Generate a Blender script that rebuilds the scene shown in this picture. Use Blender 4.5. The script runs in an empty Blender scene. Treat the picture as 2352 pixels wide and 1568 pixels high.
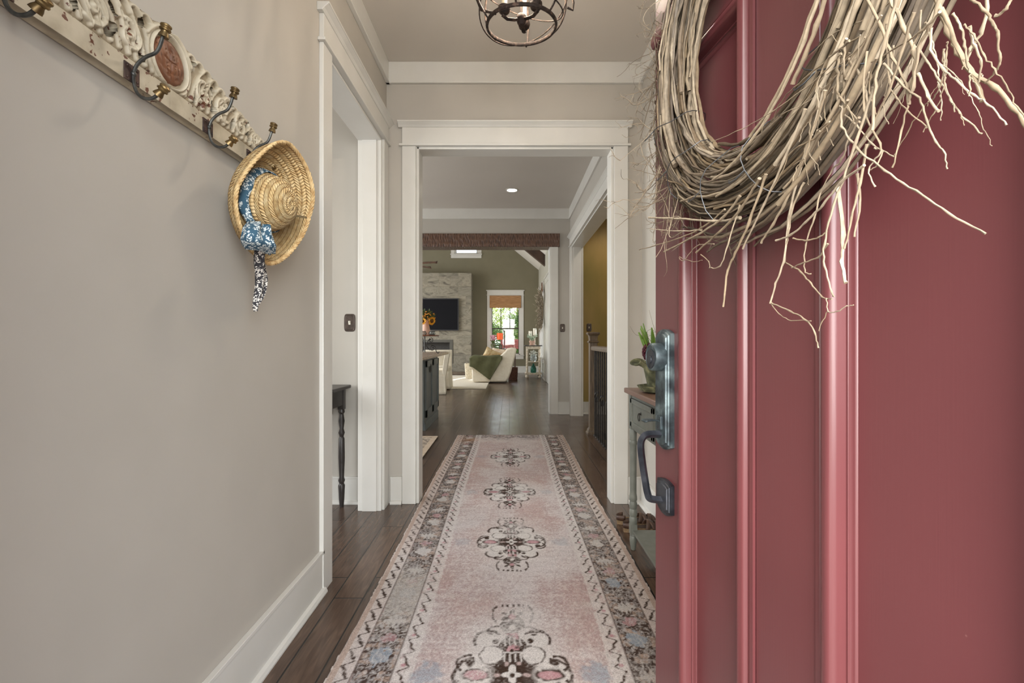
import bpy, bmesh, math, random
import numpy as np
from mathutils import Vector, Matrix
R = math.radians
random.seed(7); np.random.seed(7)
scene = bpy.context.scene
C = scene.collection

# ------------------------------------------------------------------ camera, sky, daylight, exposure
F = 1110.0; CX = 1170.0; CY = 778.0; CAMZ = 1.135
cam_d = bpy.data.cameras.new('camera'); cam = bpy.data.objects.new('camera', cam_d); C.objects.link(cam)
cam_d.sensor_width = 36; cam_d.lens = 36 * F / 2352
cam.location = (0, 0, CAMZ); cam.rotation_euler = (R(90), 0, 0)
cam_d.shift_x = (1176 - CX) / 2352; cam_d.shift_y = (CY - 784) / 2352
cam_d.clip_start = 0.02
scene.camera = cam
scene.view_settings.view_transform = 'Standard'; scene.view_settings.look = 'None'
scene.view_settings.gamma = 1; scene.view_settings.use_curve_mapping = False
scene.view_settings.exposure = 0.56
scene.cycles.max_bounces = 10; scene.cycles.diffuse_bounces = 6; scene.cycles.use_denoising = True
scene.cycles.sample_clamp_indirect = 6

world = bpy.data.worlds.new('world'); scene.world = world; world.use_nodes = True
wn = world.node_tree; bg = wn.nodes['Background']
sky = wn.nodes.new('ShaderNodeTexSky'); sky.sky_type = 'NISHITA'; sky.sun_disc = False
sky.sun_elevation = R(38); sky.sun_rotation = R(200); sky.air_density = 1.2; sky.dust_density = 2
mx = wn.nodes.new('ShaderNodeMix'); mx.data_type = 'RGBA'; mx.inputs[0].default_value = 0.55
wn.links.new(sky.outputs[0], mx.inputs[6]); mx.inputs[7].default_value = (6, 6.1, 6.2, 1)
wn.links.new(mx.outputs[2], bg.inputs[0]); bg.inputs[1].default_value = 0.5

def sun(rot, power, angle, col):
    d = bpy.data.lights.new('sun', 'SUN'); d.energy = power; d.angle = R(angle); d.color = col
    o = bpy.data.objects.new('sun', d); o.rotation_euler = rot; C.objects.link(o)
def aim(o, d): o.rotation_euler = Vector(d).to_track_quat('-Z', 'Y').to_euler()
def area(name, loc, direction, sx, sy, power, col=(1, 1, 1)):
    d = bpy.data.lights.new(name, 'AREA'); d.shape = 'RECTANGLE'; d.size = sx; d.size_y = sy; d.energy = power; d.color = col
    o = bpy.data.objects.new(name, d); o.location = loc; aim(o, direction); C.objects.link(o); return o
def spot(name, loc, power, col=(1, .9, .78), blend=.8, size=140, rad=.05):
    d = bpy.data.lights.new(name, 'SPOT'); d.energy = power; d.color = col; d.spot_size = R(size); d.spot_blend = blend; d.shadow_soft_size = rad
    o = bpy.data.objects.new(name, d); o.location = loc; C.objects.link(o); return o
sd = bpy.data.lights.new('sun', 'SUN'); sd.energy = 6; sd.angle = R(1.5); sd.color = (1, .95, .86)
so = bpy.data.objects.new('sun', sd); aim(so, (-.32, -.94, -.66)); C.objects.link(so)
DAY = (.95, .98, 1)
area('daylight_front_door', (.4, -2.3, 1.9), (-.1, 1, -.06), 3.0, 2.4, 205, DAY)
area('fill_daylight_side_room', (-3.45, 1.7, 1.6), (1, 0, 0), 1.6, 1.6, 46, DAY)  # added daylight for the side room; its window is unseen and assumed
area('fill_daylight_kitchen', (-4.4, 5.6, 1.7), (1, 0, 0), 2.6, 1.5, 80, DAY)  # light added to the kitchen through an unseen, made-up window
area('fill_daylight_great_room', (-5.4, 12, 2.2), (1, 0, -.05), 4.5, 2.6, 140, DAY)  # added to light the great room; the left window is unseen

# ------------------------------------------------------------------ node materials
def new_mat(name, rough=.5, metal=0.0, spec=None):
    m = bpy.data.materials.new(name); m.use_nodes = True
    nt = m.node_tree; b = nt.nodes['Principled BSDF']
    b.inputs['Roughness'].default_value = rough; b.inputs['Metallic'].default_value = metal
    if spec is not None: b.inputs['Specular IOR Level'].default_value = spec
    return m, nt, b
def N(nt, t, **kw):
    n = nt.nodes.new('ShaderNode' + t)
    for k, v in kw.items():
        if hasattr(n, k) and k not in n.inputs: setattr(n, k, v)
        else: n.inputs[k].default_value = v
    return n
def L(nt, a, b): nt.links.new(a, b)
def srgb(r, g, b):
    f = lambda c: (c / 255 / 12.92) if c / 255 <= .04045 else ((c / 255 + .055) / 1.055) ** 2.4
    return (f(r), f(g), f(b), 1)
def coords(nt, scale=(1, 1, 1), rot=(0, 0, 0)):
    t = N(nt, 'TexCoord'); mp = N(nt, 'Mapping'); L(nt, t.outputs['Object'], mp.inputs[0])
    mp.inputs['Scale'].default_value = scale; mp.inputs['Rotation'].default_value = rot
    return mp.outputs[0]
def ramp(nt, src, stops, interp='LINEAR'):
    r = N(nt, 'ValToRGB'); L(nt, src, r.inputs[0]); r.color_ramp.interpolation = interp
    e = r.color_ramp.elements
    while len(e) < len(stops): e.new(.5)
    for i, (p, c) in enumerate(stops):
        e[i].position = p; e[i].color = c if len(c) == 4 else (*c, 1)
    return r.outputs[0]
def bump(nt, b, h, strength=.3, dist=.002):
    n = N(nt, 'Bump'); n.inputs['Strength'].default_value = strength; n.inputs['Distance'].default_value = dist
    L(nt, h, n.inputs['Height']); L(nt, n.outputs[0], b.inputs['Normal'])
def mixc(nt, fac, a, c2, mode='MIX'):
    n = N(nt, 'Mix'); n.data_type = 'RGBA'; n.blend_type = mode
    for s, v in ((n.inputs[0], fac), (n.inputs[6], a), (n.inputs[7], c2)):
        if isinstance(v, (int, float, tuple)): s.default_value = v
        else: L(nt, v, s)
    return n.outputs[2]
def simple(name, c1, c2=None, scale=8, rough=.5, metal=0, bs=0, bd=.002, bscale=None, stretch=(1, 1, 1), spec=None, detail=4, lo=.35, hi=.65):
    m, nt, b = new_mat(name, rough, metal, spec)
    if c2 is None: b.inputs['Base Color'].default_value = c1
    co = coords(nt, stretch)
    nz = N(nt, 'TexNoise', Scale=scale, Detail=detail); L(nt, co, nz.inputs['Vector'])
    if c2 is not None: L(nt, ramp(nt, nz.outputs[0], [(lo, c1), (hi, c2)]), b.inputs['Base Color'])
    if bs:
        n2 = N(nt, 'TexNoise', Scale=bscale or scale, Detail=6); L(nt, co, n2.inputs['Vector'])
        bump(nt, b, n2.outputs[0], bs, bd)
    return m
M = {}
M['wall'] = simple('wall_paint', srgb(174, 168, 158), srgb(178, 172, 162), 3, .55, bs=.12, bd=.0006, bscale=180)
M['hallwall'] = M['wall']
M['great'] = simple('great_room_shaded_paint', srgb(116, 110, 88), srgb(120, 114, 92), 3, .6)  # wall greige darkened; the great room's dimmer light is put into the colour
M['ceil'] = simple('ceiling_paint', srgb(196, 189, 179), srgb(199, 192, 182), 2, .7)
M['trim'] = simple('trim_paint', srgb(204, 201, 193), srgb(208, 205, 198), 5, .3)
M['white_ceil'] = simple('vault_paint', srgb(222, 216, 205), None, rough=.6)
M['olive'] = simple('stair_wall_faux_finish', srgb(132, 116, 52), srgb(166, 136, 76), 3, .5, stretch=(1, 1, .35), lo=.3, hi=.7)
M['plate'] = simple('bronze_plate', srgb(70, 60, 54), srgb(88, 76, 68), 40, .4, .5)
M['toggle'] = simple('white_toggle', srgb(225, 220, 205), None, rough=.4)
M['black'] = simple('black_screen', (.010, .010, .012, 1), None, rough=.7, spec=.05)
M['blackiron'] = simple('black_iron', (.03, .028, .027, 1), (.05, .045, .04, 1), 30, .45, .6)
M['glass_lamp'] = None

def wood_floor():
    m, nt, b = new_mat('dark_wood_planks', .3)
    t = N(nt, 'TexCoord'); s = N(nt, 'SeparateXYZ'); L(nt, t.outputs['Object'], s.inputs[0])
    c = N(nt, 'CombineXYZ'); L(nt, s.outputs[1], c.inputs[0]); L(nt, s.outputs[0], c.inputs[1])
    br = N(nt, 'TexBrick'); L(nt, c.outputs[0], br.inputs['Vector'])
    br.offset = .37; br.offset_frequency = 3; br.squash = .7; br.squash_frequency = 2
    for k, v in (('Scale', 1), ('Mortar Size', .0042), ('Mortar Smooth', .5), ('Bias', 0), ('Brick Width', 1.15), ('Row Height', .128)): br.inputs[k].default_value = v
    br.inputs['Color1'].default_value = (0, 0, 0, 1); br.inputs['Color2'].default_value = (1, 1, 1, 1); br.inputs['Mortar'].default_value = (.5, .5, .5, 1)
    mp = N(nt, 'Mapping'); L(nt, t.outputs['Object'], mp.inputs[0]); mp.inputs['Scale'].default_value = (16, 1.6, 1)
    off = N(nt, 'VectorMath', operation='ADD'); L(nt, mp.outputs[0], off.inputs[0]); L(nt, br.outputs['Color'], off.inputs[1])
    g = N(nt, 'TexNoise', Scale=3, Detail=6, Distortion=1.2); L(nt, off.outputs[0], g.inputs['Vector'])
    mp2 = N(nt, 'Mapping'); L(nt, t.outputs['Object'], mp2.inputs[0]); mp2.inputs['Scale'].default_value = (2.4, 1.4, 1)
    g2 = N(nt, 'TexNoise', Scale=2.5, Detail=4); L(nt, mp2.outputs[0], g2.inputs['Vector'])
    base = ramp(nt, g.outputs[0], [(.3, srgb(78, 61, 50)), (.55, srgb(95, 76, 63)), (.75, srgb(110, 89, 74))])
    pl = ramp(nt, br.outputs['Color'], [(0, (.70, .68, .68)), (1, (1.12, 1.1, 1.08))])
    base = mixc(nt, 1, base, pl, 'MULTIPLY')
    kn = ramp(nt, g2.outputs[0], [(.25, (.7, .68, .66)), (.6, (1, 1, 1))])
    base = mixc(nt, .8, base, kn, 'MULTIPLY')
    base = mixc(nt, br.outputs['Fac'], base, srgb(24, 18, 15))
    L(nt, base, b.inputs['Base Color'])
    rr = ramp(nt, g2.outputs[0], [(.3, (.21,) * 3), (.7, (.27,) * 3)]); L(nt, rr, b.inputs['Roughness'])
    h = N(nt, 'Math', operation='MULTIPLY_ADD'); L(nt, br.outputs['Fac'], h.inputs[0]); h.inputs[1].default_value = -5; L(nt, g.outputs[0], h.inputs[2])
    bump(nt, b, h.outputs[0], .5, .0005)
    return m
M['floor'] = wood_floor()

def door_red():
    m, nt, b = new_mat('red_door_paint', .3)
    co = coords(nt, (60, 60, 1.0)); nz = N(nt, 'TexNoise', Scale=6, Detail=6); L(nt, co, nz.inputs['Vector'])
    co2 = coords(nt); sp = N(nt, 'TexVoronoi', Scale=16); L(nt, co2, sp.inputs['Vector'])
    n3 = N(nt, 'TexNoise', Scale=3); L(nt, co2, n3.inputs['Vector'])
    base = ramp(nt, n3.outputs[0], [(.3, srgb(101, 55, 57)), (.7, srgb(107, 58, 60))])
    spk = ramp(nt, sp.outputs[0], [(.018, (1, 1, 1)), (.024, (0, 0, 0))])
    n4 = N(nt, 'TexNoise', Scale=2.3); L(nt, co2, n4.inputs['Vector'])
    gate = ramp(nt, n4.outputs[0], [(.54, (0, 0, 0)), (.6, (.6, .6, .6))])
    f = mixc(nt, 1, spk, gate, 'MULTIPLY')
    L(nt, mixc(nt, f, base, srgb(205, 160, 150)), b.inputs['Base Color'])
    bump(nt, b, nz.outputs[0], .18, .0006)
    return m
M['red'] = door_red()

# ------------------------------------------------------------------ mesh building
def wloc(o):
    v = Vector((0, 0, 0))
    while o is not None: v += o.location; o = o.parent
    return v
class MB:
    def __init__(s): s.v = []; s.f = []
    def add(s, vs, fs):
        n = len(s.v); s.v += [tuple(p) for p in vs]; s.f += [tuple(i + n for i in q) for q in fs]; return s
    def box(s, x0, x1, y0, y1, z0, z1, T=None):
        vs = [Vector((x, y, z)) for x in (x0, x1) for y in (y0, y1) for z in (z0, z1)]
        if T: vs = [T @ p for p in vs]
        return s.add(vs, [(0, 1, 3, 2), (4, 6, 7, 5), (0, 4, 5, 1), (2, 3, 7, 6), (0, 2, 6, 4), (1, 5, 7, 3)])
    def tube(s, pts, r, n=8, closed=False, caps=True, flat=1.0):
        P = [Vector(p) for p in pts]; k = len(P)
        if k < 2: return s
        rs = r if isinstance(r, (list, tuple)) else [r] * k
        T = []
        for i in range(k):
            a = P[(i - 1) % k] if (closed or i > 0) else P[i]; b = P[(i + 1) % k] if (closed or i < k - 1) else P[i]
            d = b - a; T.append(d.normalized() if d.length > 1e-9 else Vector((0, 0, 1)))
        up = Vector((0, 0, 1)) if abs(T[0].z) < .9 else Vector((1, 0, 0))
        nr = T[0].cross(up).normalized(); vs = []
        for i in range(k):
            nr = (nr - T[i] * nr.dot(T[i])); nr = nr.normalized() if nr.length > 1e-6 else T[i].orthogonal().normalized()
            bi = T[i].cross(nr)
            for j in range(n):
                a = 2 * math.pi * j / n
                vs.append(P[i] + nr * math.cos(a) * rs[i] + bi * math.sin(a) * rs[i] * flat)
        fs = []
        for i in range(k if closed else k - 1):
            for j in range(n):
                a = i * n + j; b = i * n + (j + 1) % n; c = ((i + 1) % k) * n
                fs.append((a, b, c + (j + 1) % n, c + j))
        if caps and not closed: fs += [tuple(reversed(range(n))), tuple((k - 1) * n + j for j in range(n))]
        return s.add(vs, fs)
    def lathe(s, prof, c=(0, 0, 0), n=20, T=None, sx=1, sy=1, wob=None):
        vs = []
        for i, (r, z) in enumerate(prof):
            for j in range(n):
                a = 2 * math.pi * j / n; q = wob(a, i) if wob else (1, 0)
                p = Vector((r * q[0] * math.cos(a) * sx, r * q[0] * math.sin(a) * sy, z + q[1]))
                if T: p = T @ p
                vs.append(p + Vector(c))
        k = len(prof); fs = [(i * n + j, i * n + (j + 1) % n, (i + 1) * n + (j + 1) % n, (i + 1) * n + j) for i in range(k - 1) for j in range(n)]
        if prof[0] != prof[-1]: fs += [tuple(reversed(range(n))), tuple((k - 1) * n + j for j in range(n))]
        return s.add(vs, fs)
    def prism(s, poly, axis, a0, a1):
        def pt(p, a): return {'x': (a, p[0], p[1]), 'y': (p[0], a, p[1]), 'z': (p[0], p[1], a)}[axis]
        k = len(poly); vs = [pt(p, a0) for p in poly] + [pt(p, a1) for p in poly]
        fs = [tuple(range(k)), tuple(reversed(range(k, 2 * k)))] + [(i, k + i, k + (i + 1) % k, (i + 1) % k) for i in range(k)]
        return s.add(vs, fs)
    def grid(s, rows, cu=False, cv=False):
        a = len(rows); b = len(rows[0]); vs = [p for r in rows for p in r]; fs = []
        for i in range(a if cu else a - 1):
            for j in range(b if cv else b - 1):
                fs.append((i * b + j, i * b + (j + 1) % b, ((i + 1) % a) * b + (j + 1) % b, ((i + 1) % a) * b + j))
        return s.add(vs, fs)
    def ball(s, c, r, n=10, sc=(1, 1, 1), T=None):
        rows = []
        for i in range(n + 1):
            th = math.pi * i / n; row = []
            for j in range(n * 2):
                a = math.pi * j / n; p = Vector((math.sin(th) * math.cos(a) * sc[0], math.sin(th) * math.sin(a) * sc[1], math.cos(th) * sc[2])) * r
                if T: p = T @ p
                row.append(p + Vector(c))
            rows.append(row)
        return s.grid(rows, cv=True)
    def leaf(s, base, d, length, width, up=None, seg=3, bend=.2):
        d = Vector(d).normalized(); up = Vector(up) if up else Vector((random.uniform(-1, 1), random.uniform(-1, 1), random.uniform(-1, 1)))
        sd = d.cross(up); sd = sd.normalized() if sd.length > 1e-5 else d.orthogonal().normalized(); nrm = sd.cross(d); base = Vector(base); vs = []
        for i in range(seg + 1):
            t = i / seg; w = width * math.sin(math.pi * min(max(t * .86 + .07, 0), 1)) * .5
            c = base + d * length * t + nrm * (-bend * length * t * t)
            vs += [c - sd * w, c + nrm * w * -.25, c + sd * w]
        fs = [(3 * i + a, 3 * i + a + 1, 3 * i + a + 4, 3 * i + a + 3) for i in range(seg) for a in (0, 1)]
        return s.add(vs, fs)
    def build(s, name, mat, parent=None, local=False, bevel=0, smooth=True, angle=38, recalc=True, solid=0):
        vs = np.array(s.v, dtype=float)
        o_loc = Vector((0, 0, 0))
        if parent is not None:
            if not local: vs = vs - np.array(wloc(parent))
        elif not local:
            lo = vs.min(0); hi = vs.max(0); o_loc = Vector(((lo[0] + hi[0]) / 2, (lo[1] + hi[1]) / 2, lo[2]))
            vs = vs - np.array(o_loc)
        me = bpy.data.meshes.new(name); me.from_pydata(vs.tolist(), [], s.f)
        if recalc:
            bm = bmesh.new(); bm.from_mesh(me); bmesh.ops.recalc_face_normals(bm, faces=bm.faces); bm.to_mesh(me); bm.free()
        if smooth:
            me.polygons.foreach_set('use_smooth', [True] * len(me.polygons)); me.set_sharp_from_angle(angle=R(angle))
        for mm in (mat if isinstance(mat, (list, tuple)) else [mat]): me.materials.append(mm)
        o = bpy.data.objects.new(name, me); C.objects.link(o); o.location = o_loc
        if parent is not None: o.parent = parent
        if bevel:
            md = o.modifiers.new('bevel', 'BEVEL'); md.width = bevel; md.segments = 2; md.limit_method = 'ANGLE'; md.angle_limit = R(40)
        if solid:
            md = o.modifiers.new('solid', 'SOLIDIFY'); md.thickness = solid; md.offset = 0
        return o
def tag(o, label, cat, group=None, kind=None):
    o['label'] = label; o['category'] = cat
    if group: o['group'] = group
    if kind: o['kind'] = kind
    return o
def thing(name, loc, label, cat, group=None, rz=0):
    o = bpy.data.objects.new(name, None); o.empty_display_size = .1; C.objects.link(o); o.location = loc; o.rotation_euler = (0, 0, rz)
    return tag(o, label, cat, group)
def struct(o, label=None):
    o['kind'] = 'structure'
    if label: o['label'] = label
    return o
def copy_tree(o, parent=None):
    c = o.copy(); C.objects.link(c)
    if parent: c.parent = parent
    for ch in list(o.children): copy_tree(ch, c)
    return c
def at(px, py, Y):
    return Vector(((px - CX) * Y / F, Y, CAMZ + (CY - py) * Y / F))
def spline(P, n=6):
    P = [Vector(p) for p in P]; out = []
    for i in range(len(P) - 1):
        p0 = P[max(i - 1, 0)]; p1 = P[i]; p2 = P[i + 1]; p3 = P[min(i + 2, len(P) - 1)]
        for k in range(n):
            t = k / n
            out.append(.5 * ((2 * p1) + (p2 - p0) * t + (2 * p0 - 5 * p1 + 4 * p2 - p3) * t * t + (3 * p1 - p0 - 3 * p2 + p3) * t ** 3))
    out.append(P[-1]); return out
# ------------------------------------------------------------------ the setting
YB, YB2 = 3.34, 3.47          # wall between foyer and hall
YG, YG2 = 7.3, 7.52           # wall between hall and great room
XL, XR = -.849, .918          # foyer side walls
HC, HH = 3.04, 3.10           # ceilings
YE = 16.2; XGR = .98          # great room end wall, right wall
fl = MB(); fl.box(-5.5, 1.08, -1.2, YE + .2, -.12, 0); fl.box(1.08, 2.3, 5.8, YG2, -.12, 0)
struct(fl.build('floor', M['floor'], smooth=False, local=True))
lf = MB().box(1.08, 2.3, 3.2, 5.8, -1.6, -1.5); struct(lf.build('floor_lower', M['floor'], smooth=False, local=True))

w = MB(); w.box(XL - .147, XL, .26, 2.27, 0, HC); w.box(XL - .147, XL, 2.27, 3.2, 2.46, HC); w.box(XL - .147, XL, 3.2, YB, 0, HC)
struct(w.build('wall_left', M['wall'], smooth=False, local=True))
w = MB(); w.box(XR, 1.084, .26, 4.3, 0, HH); w.box(XR, 1.084, 4.3, 7.12, 2.50, HH); w.box(XR, 1.084, 7.12, YG, 0, HH)
struct(w.build('wall_right', M['wall'], smooth=False, local=True))
w = MB(); w.box(-3.6, -.638, YB, YB2, 0, HH + .1); w.box(-.638, .716, YB, YB2, 2.46, HH + .1); w.box(.716, XR, YB, YB2, 0, HH + .1)
struct(w.build('wall_middle', M['wall'], smooth=False, local=True))
w = MB(); w.box(-3.6, -.47, .1, .26, 0, HC); w.box(.475, 1.084, .1, .26, 0, HC); w.box(-.47, .475, .1, .26, 2.47, HC)
struct(w.build('wall_front', M['wall'], smooth=False, local=True))
# side room left of the foyer, kitchen left of the hall
w = MB(); w.box(-3.7, -3.6, .1, .9, 0, HC); w.box(-3.7, -3.6, 2.5, YB, 0, HC); w.box(-3.7, -3.6, .9, 2.5, 0, .8); w.box(-3.7, -3.6, .9, 2.5, 2.4, HC)
struct(w.build('wall_side_room', M['wall'], smooth=False, local=True))
w = MB(); w.box(-4.6, -4.5, YB2, 4.3, 0, HH); w.box(-4.6, -4.5, 6.9, YG, 0, HH); w.box(-4.6, -4.5, 4.3, 6.9, 0, .95); w.box(-4.6, -4.5, 4.3, 6.9, 2.45, HH); w.box(-4.6, -3.6, YB, YB2, 0, HH)
struct(w.build('wall_kitchen', M['wall'], smooth=False, local=True))
c = MB(); c.box(-3.7, 1.084, .1, YB, HC, HC + .12); struct(c.build('ceiling', M['ceil'], smooth=False, local=True))
c = MB(); c.box(-4.6, 2.4, YB2, YG, HH, HH + .12); struct(c.build('ceiling_hall', M['ceil'], smooth=False, local=True))
# stair hall: olive walls
w = MB(); w.box(1.084, 2.3, YG, YG2, 0, HH); struct(w.build('wall_stair_end', M['olive'], smooth=False, local=True))
w = MB(); w.box(2.3, 2.4, 3.2, YG2, -1.6, HH); w.box(1.084, 2.3, 3.1, 3.2, -1.6, HH); w.box(1.04, 1.08, 3.2, 5.8, -1.6, -.12); w.box(1.08, 2.3, 5.8, 5.85, -1.6, -.12)
struct(w.build('wall_stair_side', M['olive'], smooth=False, local=True))
# wall between hall and great room with its gable
RX, RS = -2.2, .82
def vz(x): return 3.44 + RS * ((XGR - x) if x > RX else (XGR - RX) - (RX - x))
w = MB(); w.box(.618, 1.084, YG, YG2, 0, 2.52); w.box(-4.6, -3.6, YG, YG2, 0, 2.52)
w.prism([(-5.4, 2.72), (1.084, 2.72), (1.084, 3.4), (RX, vz(RX) + .1), (-5.4, vz(-5.4))], 'y', YG, YG2); w.box(.758, 1.084, YG, YG2, 2.52, 2.72); w.box(-5.4, -3.7, YG, YG2, 2.52, 2.72)
struct(w.build('wall_hall_end', M['wall'], smooth=False, local=True))
# great room shell
bw = MB()   # end wall with two windows
X0, X1, Z0, Z1 = -.63, .36, .60, 2.60
bw.box(-5.4, X0, YE, YE + .15, 0, 3.3); bw.box(X1, XGR, YE, YE + .15, 0, 3.3); bw.box(X0, X1, YE, YE + .15, 0, Z0); bw.box(X0, X1, YE, YE + .15, Z1, 3.3)
CX0, CX1, CZ0, CZ1 = -1.84, -1.05, 3.98, 4.7
def wp(poly): bw.prism(poly, 'y', YE, YE + .15)
wp([(CX1, 3.3), (XGR, 3.3), (XGR, vz(XGR)), (CX1, vz(CX1))]); wp([(CX0, 3.3), (CX1, 3.3), (CX1, CZ0), (CX0, CZ0)])
wp([(CX0, CZ1), (CX1, CZ1), (CX1, vz(CX1)), (CX0, vz(CX0))]); wp([(-5.4, 3.3), (CX0, 3.3), (CX0, vz(CX0)), (RX, vz(RX)), (-5.4, vz(-5.4))])
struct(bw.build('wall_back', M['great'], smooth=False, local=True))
M['great_light'] = simple('great_room_side_paint', srgb(176, 172, 158), None, rough=.6)
w = MB(); w.box(XGR, XGR + .15, YG2, 13.7, 0, 3.5); w.box(XGR, XGR + .15, 15.5, YE + .15, 0, 3.5); w.box(XGR, XGR + .15, 13.7, 15.5, 0, .6); w.box(XGR, XGR + .15, 13.7, 15.5, 2.6, 3.5)
struct(w.build('wall_great_room_right', M['great_light'], smooth=False, local=True))
w = MB(); w.box(-5.5, -5.4, YG2, 9.7, 0, 3.5); w.box(-5.5, -5.4, 14.3, YE, 0, 3.5); w.box(-5.5, -5.4, 9.7, 14.3, 0, .8); w.box(-5.5, -5.4, 9.7, 14.3, 3.5, 3.6); 
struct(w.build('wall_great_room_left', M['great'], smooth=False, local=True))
c = MB(); c.prism([(XGR + .15, vz(XGR) - .12), (XGR + .15, vz(XGR) + .1), (RX, vz(RX) + .2), (-5.5, vz(-5.5) + .2), (-5.5, vz(-5.5)), (RX, vz(RX))], 'y', YG2, YE + .15)
struct(c.build('ceiling_vault', M['white_ceil'], smooth=False, local=True))

# ---- trim
tn = [0]
def trim(mb, bevel=.0025):
    tn[0] += 1; return struct(mb.build('trim_%d' % tn[0], M['trim'], smooth=False, local=True, bevel=bevel))
def base_x(x, s, y0, y1, name, h=.185):      # board on a wall facing s along x
    b = MB(); b.box(min(x, x + s * .016), max(x, x + s * .016), y0, y1, 0, h); b.box(min(x, x + s * .02), max(x, x + s * .02), y0, y1, h - .012, h + .002)
    b.prism([(x, 0), (x + s * .034, 0), (x + s * .034, .008), (x + s * .028, .02), (x + s * .016, .026), (x, .026)], 'y', y0, y1)
    return struct(b.build('baseboard_' + name, M['trim'], local=True, bevel=.0015, smooth=False))
def base_y(y, x0, x1, name, h=.185):
    b = MB(); b.box(x0, x1, y - .016, y, 0, h); b.box(x0, x1, y - .02, y, h - .012, h + .002)
    b.prism([(y, 0), (y - .034, 0), (y - .034, .008), (y - .028, .02), (y - .016, .026), (y, .026)], 'x', x0, x1)
    return struct(b.build('baseboard_' + name, M['trim'], local=True, bevel=.0015, smooth=False))
base_x(XL, 1, .26, 2.17, 'left'); base_x(XR, -1, .3, YB - .034, 'right')
base_y(YB, -3.6, -1.0, 'side_room'); base_y(YB, XL + .03, -.74, 'middle_left'); base_y(YB, .818, XR, 'middle_right')
base_y(YG, .735, XR, 'hall_end'); base_y(YG, 1.09, 2.3, 'stair_end'); base_y(YE, -1.2, XGR, 'back', .22); base_x(XGR, -1, YG2, 11.6, 'great_room_right', .2); base_x(XGR, -1, 13.0, YE, 'great_room_corner', .2)
def casing_y(x0, x1, zt, y, s=-1, wc=.1, head=.128, jamb=None):   # around an opening in a wall facing s along y
    b = MB(); f = lambda d: (min(y, y + s * d), max(y, y + s * d))
    b.box(x0 - wc, x0 - .006, *f(.02), 0, zt); b.box(x1 + .006, x1 + wc, *f(.02), 0, zt)
    b.box(x0 - wc - .018, x1 + wc + .018, *f(.034), zt, zt + .014)
    b.box(x0 - wc, x1 + wc, *f(.022), zt + .014, zt + head)
    p = [(0, 0), (s * .024, 0), (s * .034, .012), (s * .052, .026), (s * .056, .026), (s * .056, .036), (0, .036)]
    b.prism([(y + q[0], zt + head + q[1]) for q in p], 'x', x0 - wc - .026, x1 + wc + .026)
    if jamb:
        y2 = jamb; a, c = min(y, y2) - .004, max(y, y2) + .004
        b.box(x0 - .006, x0 + .014, a, c, 0, zt); b.box(x1 - .014, x1 + .006, a, c, 0, zt); b.box(x0, x1, a, c, zt - .016, zt)
    trim(b)
def casing_x(y0, y1, zt, x, s, wc=.1, head=.128, jamb=None, both=True):
    b = MB(); f = lambda d: (min(x, x + s * d), max(x, x + s * d))
    b.box(*f(.02), y0 - wc, y0 - .006, 0, zt); b.box(*f(.02), y1 + .006, y1 + wc, 0, zt)
    b.box(*f(.034), y0 - wc - .018, y1 + wc + .018, zt, zt + .014)
    b.box(*f(.022), y0 - wc, y1 + wc, zt + .014, zt + head)
    p = [(0, 0), (s * .024, 0), (s * .034, .012), (s * .052, .026), (s * .056, .026), (s * .056, .036), (0, .036)]
    b.prism([(x + q[0], zt + head + q[1]) for q in p], 'y', y0 - wc - .026, y1 + wc + .026)
    if jamb is not None:
        a, c = min(x, jamb) - .004, max(x, jamb) + .004
        b.box(a, c, y0 - .006, y0 + .014, 0, zt); b.box(a, c, y1 - .014, y1 + .006, 0, zt); b.box(a, c, y0, y1, zt - .016, zt)
        b.box(a + .03, c - .03, y1 - .022, y1 - .014, 0, zt)
    trim(b)
casing_y(-.638, .716, 2.46, YB, -1, .1, jamb=YB2)
casing_x(2.27, 3.2, 2.46, XL, 1, .115, jamb=XL - .147)
casing_x(4.3, 7.12, 2.50, XR, -1, .1, jamb=1.084)
b = MB(); b.box(.624, .735, YG - .02, YG, 0, 2.52); b.box(.606, .624, YG - .006, YG2 + .006, 0, 2.52); trim(b)
# flat crown boards
def crown(pieces):
    b = MB()
    for q in pieces: b.box(*q)
    trim(b)
crown([(XL, XR, YB - .02, YB, HC - .14, HC), (XL, XL + .02, .26, YB, HC - .14, HC), (XR - .02, XR, .26, YB, HC - .14, HC), (XL, XR, YB - .026, YB, HC - .148, HC - .138), (XL, XL + .026, .26, YB, HC - .148, HC - .138)])
crown([(-4.5, XR, YG - .02, YG, HH - .155, HH), (XR - .02, XR, YB2, YG, HH - .155, HH), (1.084, 2.3, YG - .02, YG, HH - .155, HH), (-4.5, XR, YB2, YB2 + .02, HH - .155, HH)])
# front door frame
b = MB(); b.box(-.47, -.452, .09, .27, 0, 2.47); b.box(.464, .482, .09, .24, 0, 2.47); b.box(-.47, .482, .09, .27, 2.45, 2.47); trim(b)
# great room door casing on the right wall
b = MB(); x = XGR
b.box(x - .02, x, 11.62, 11.74, 0, 2.6); b.box(x - .02, x, 12.83, 12.95, 0, 2.6); b.box(x - .024, x, 11.6, 12.97, 2.6, 2.73); b.box(x - .05, x, 11.57, 13.0, 2.73, 2.765); b.box(x - .008, x, 11.74, 12.83, 0.01, 2.6)
trim(b)

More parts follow.
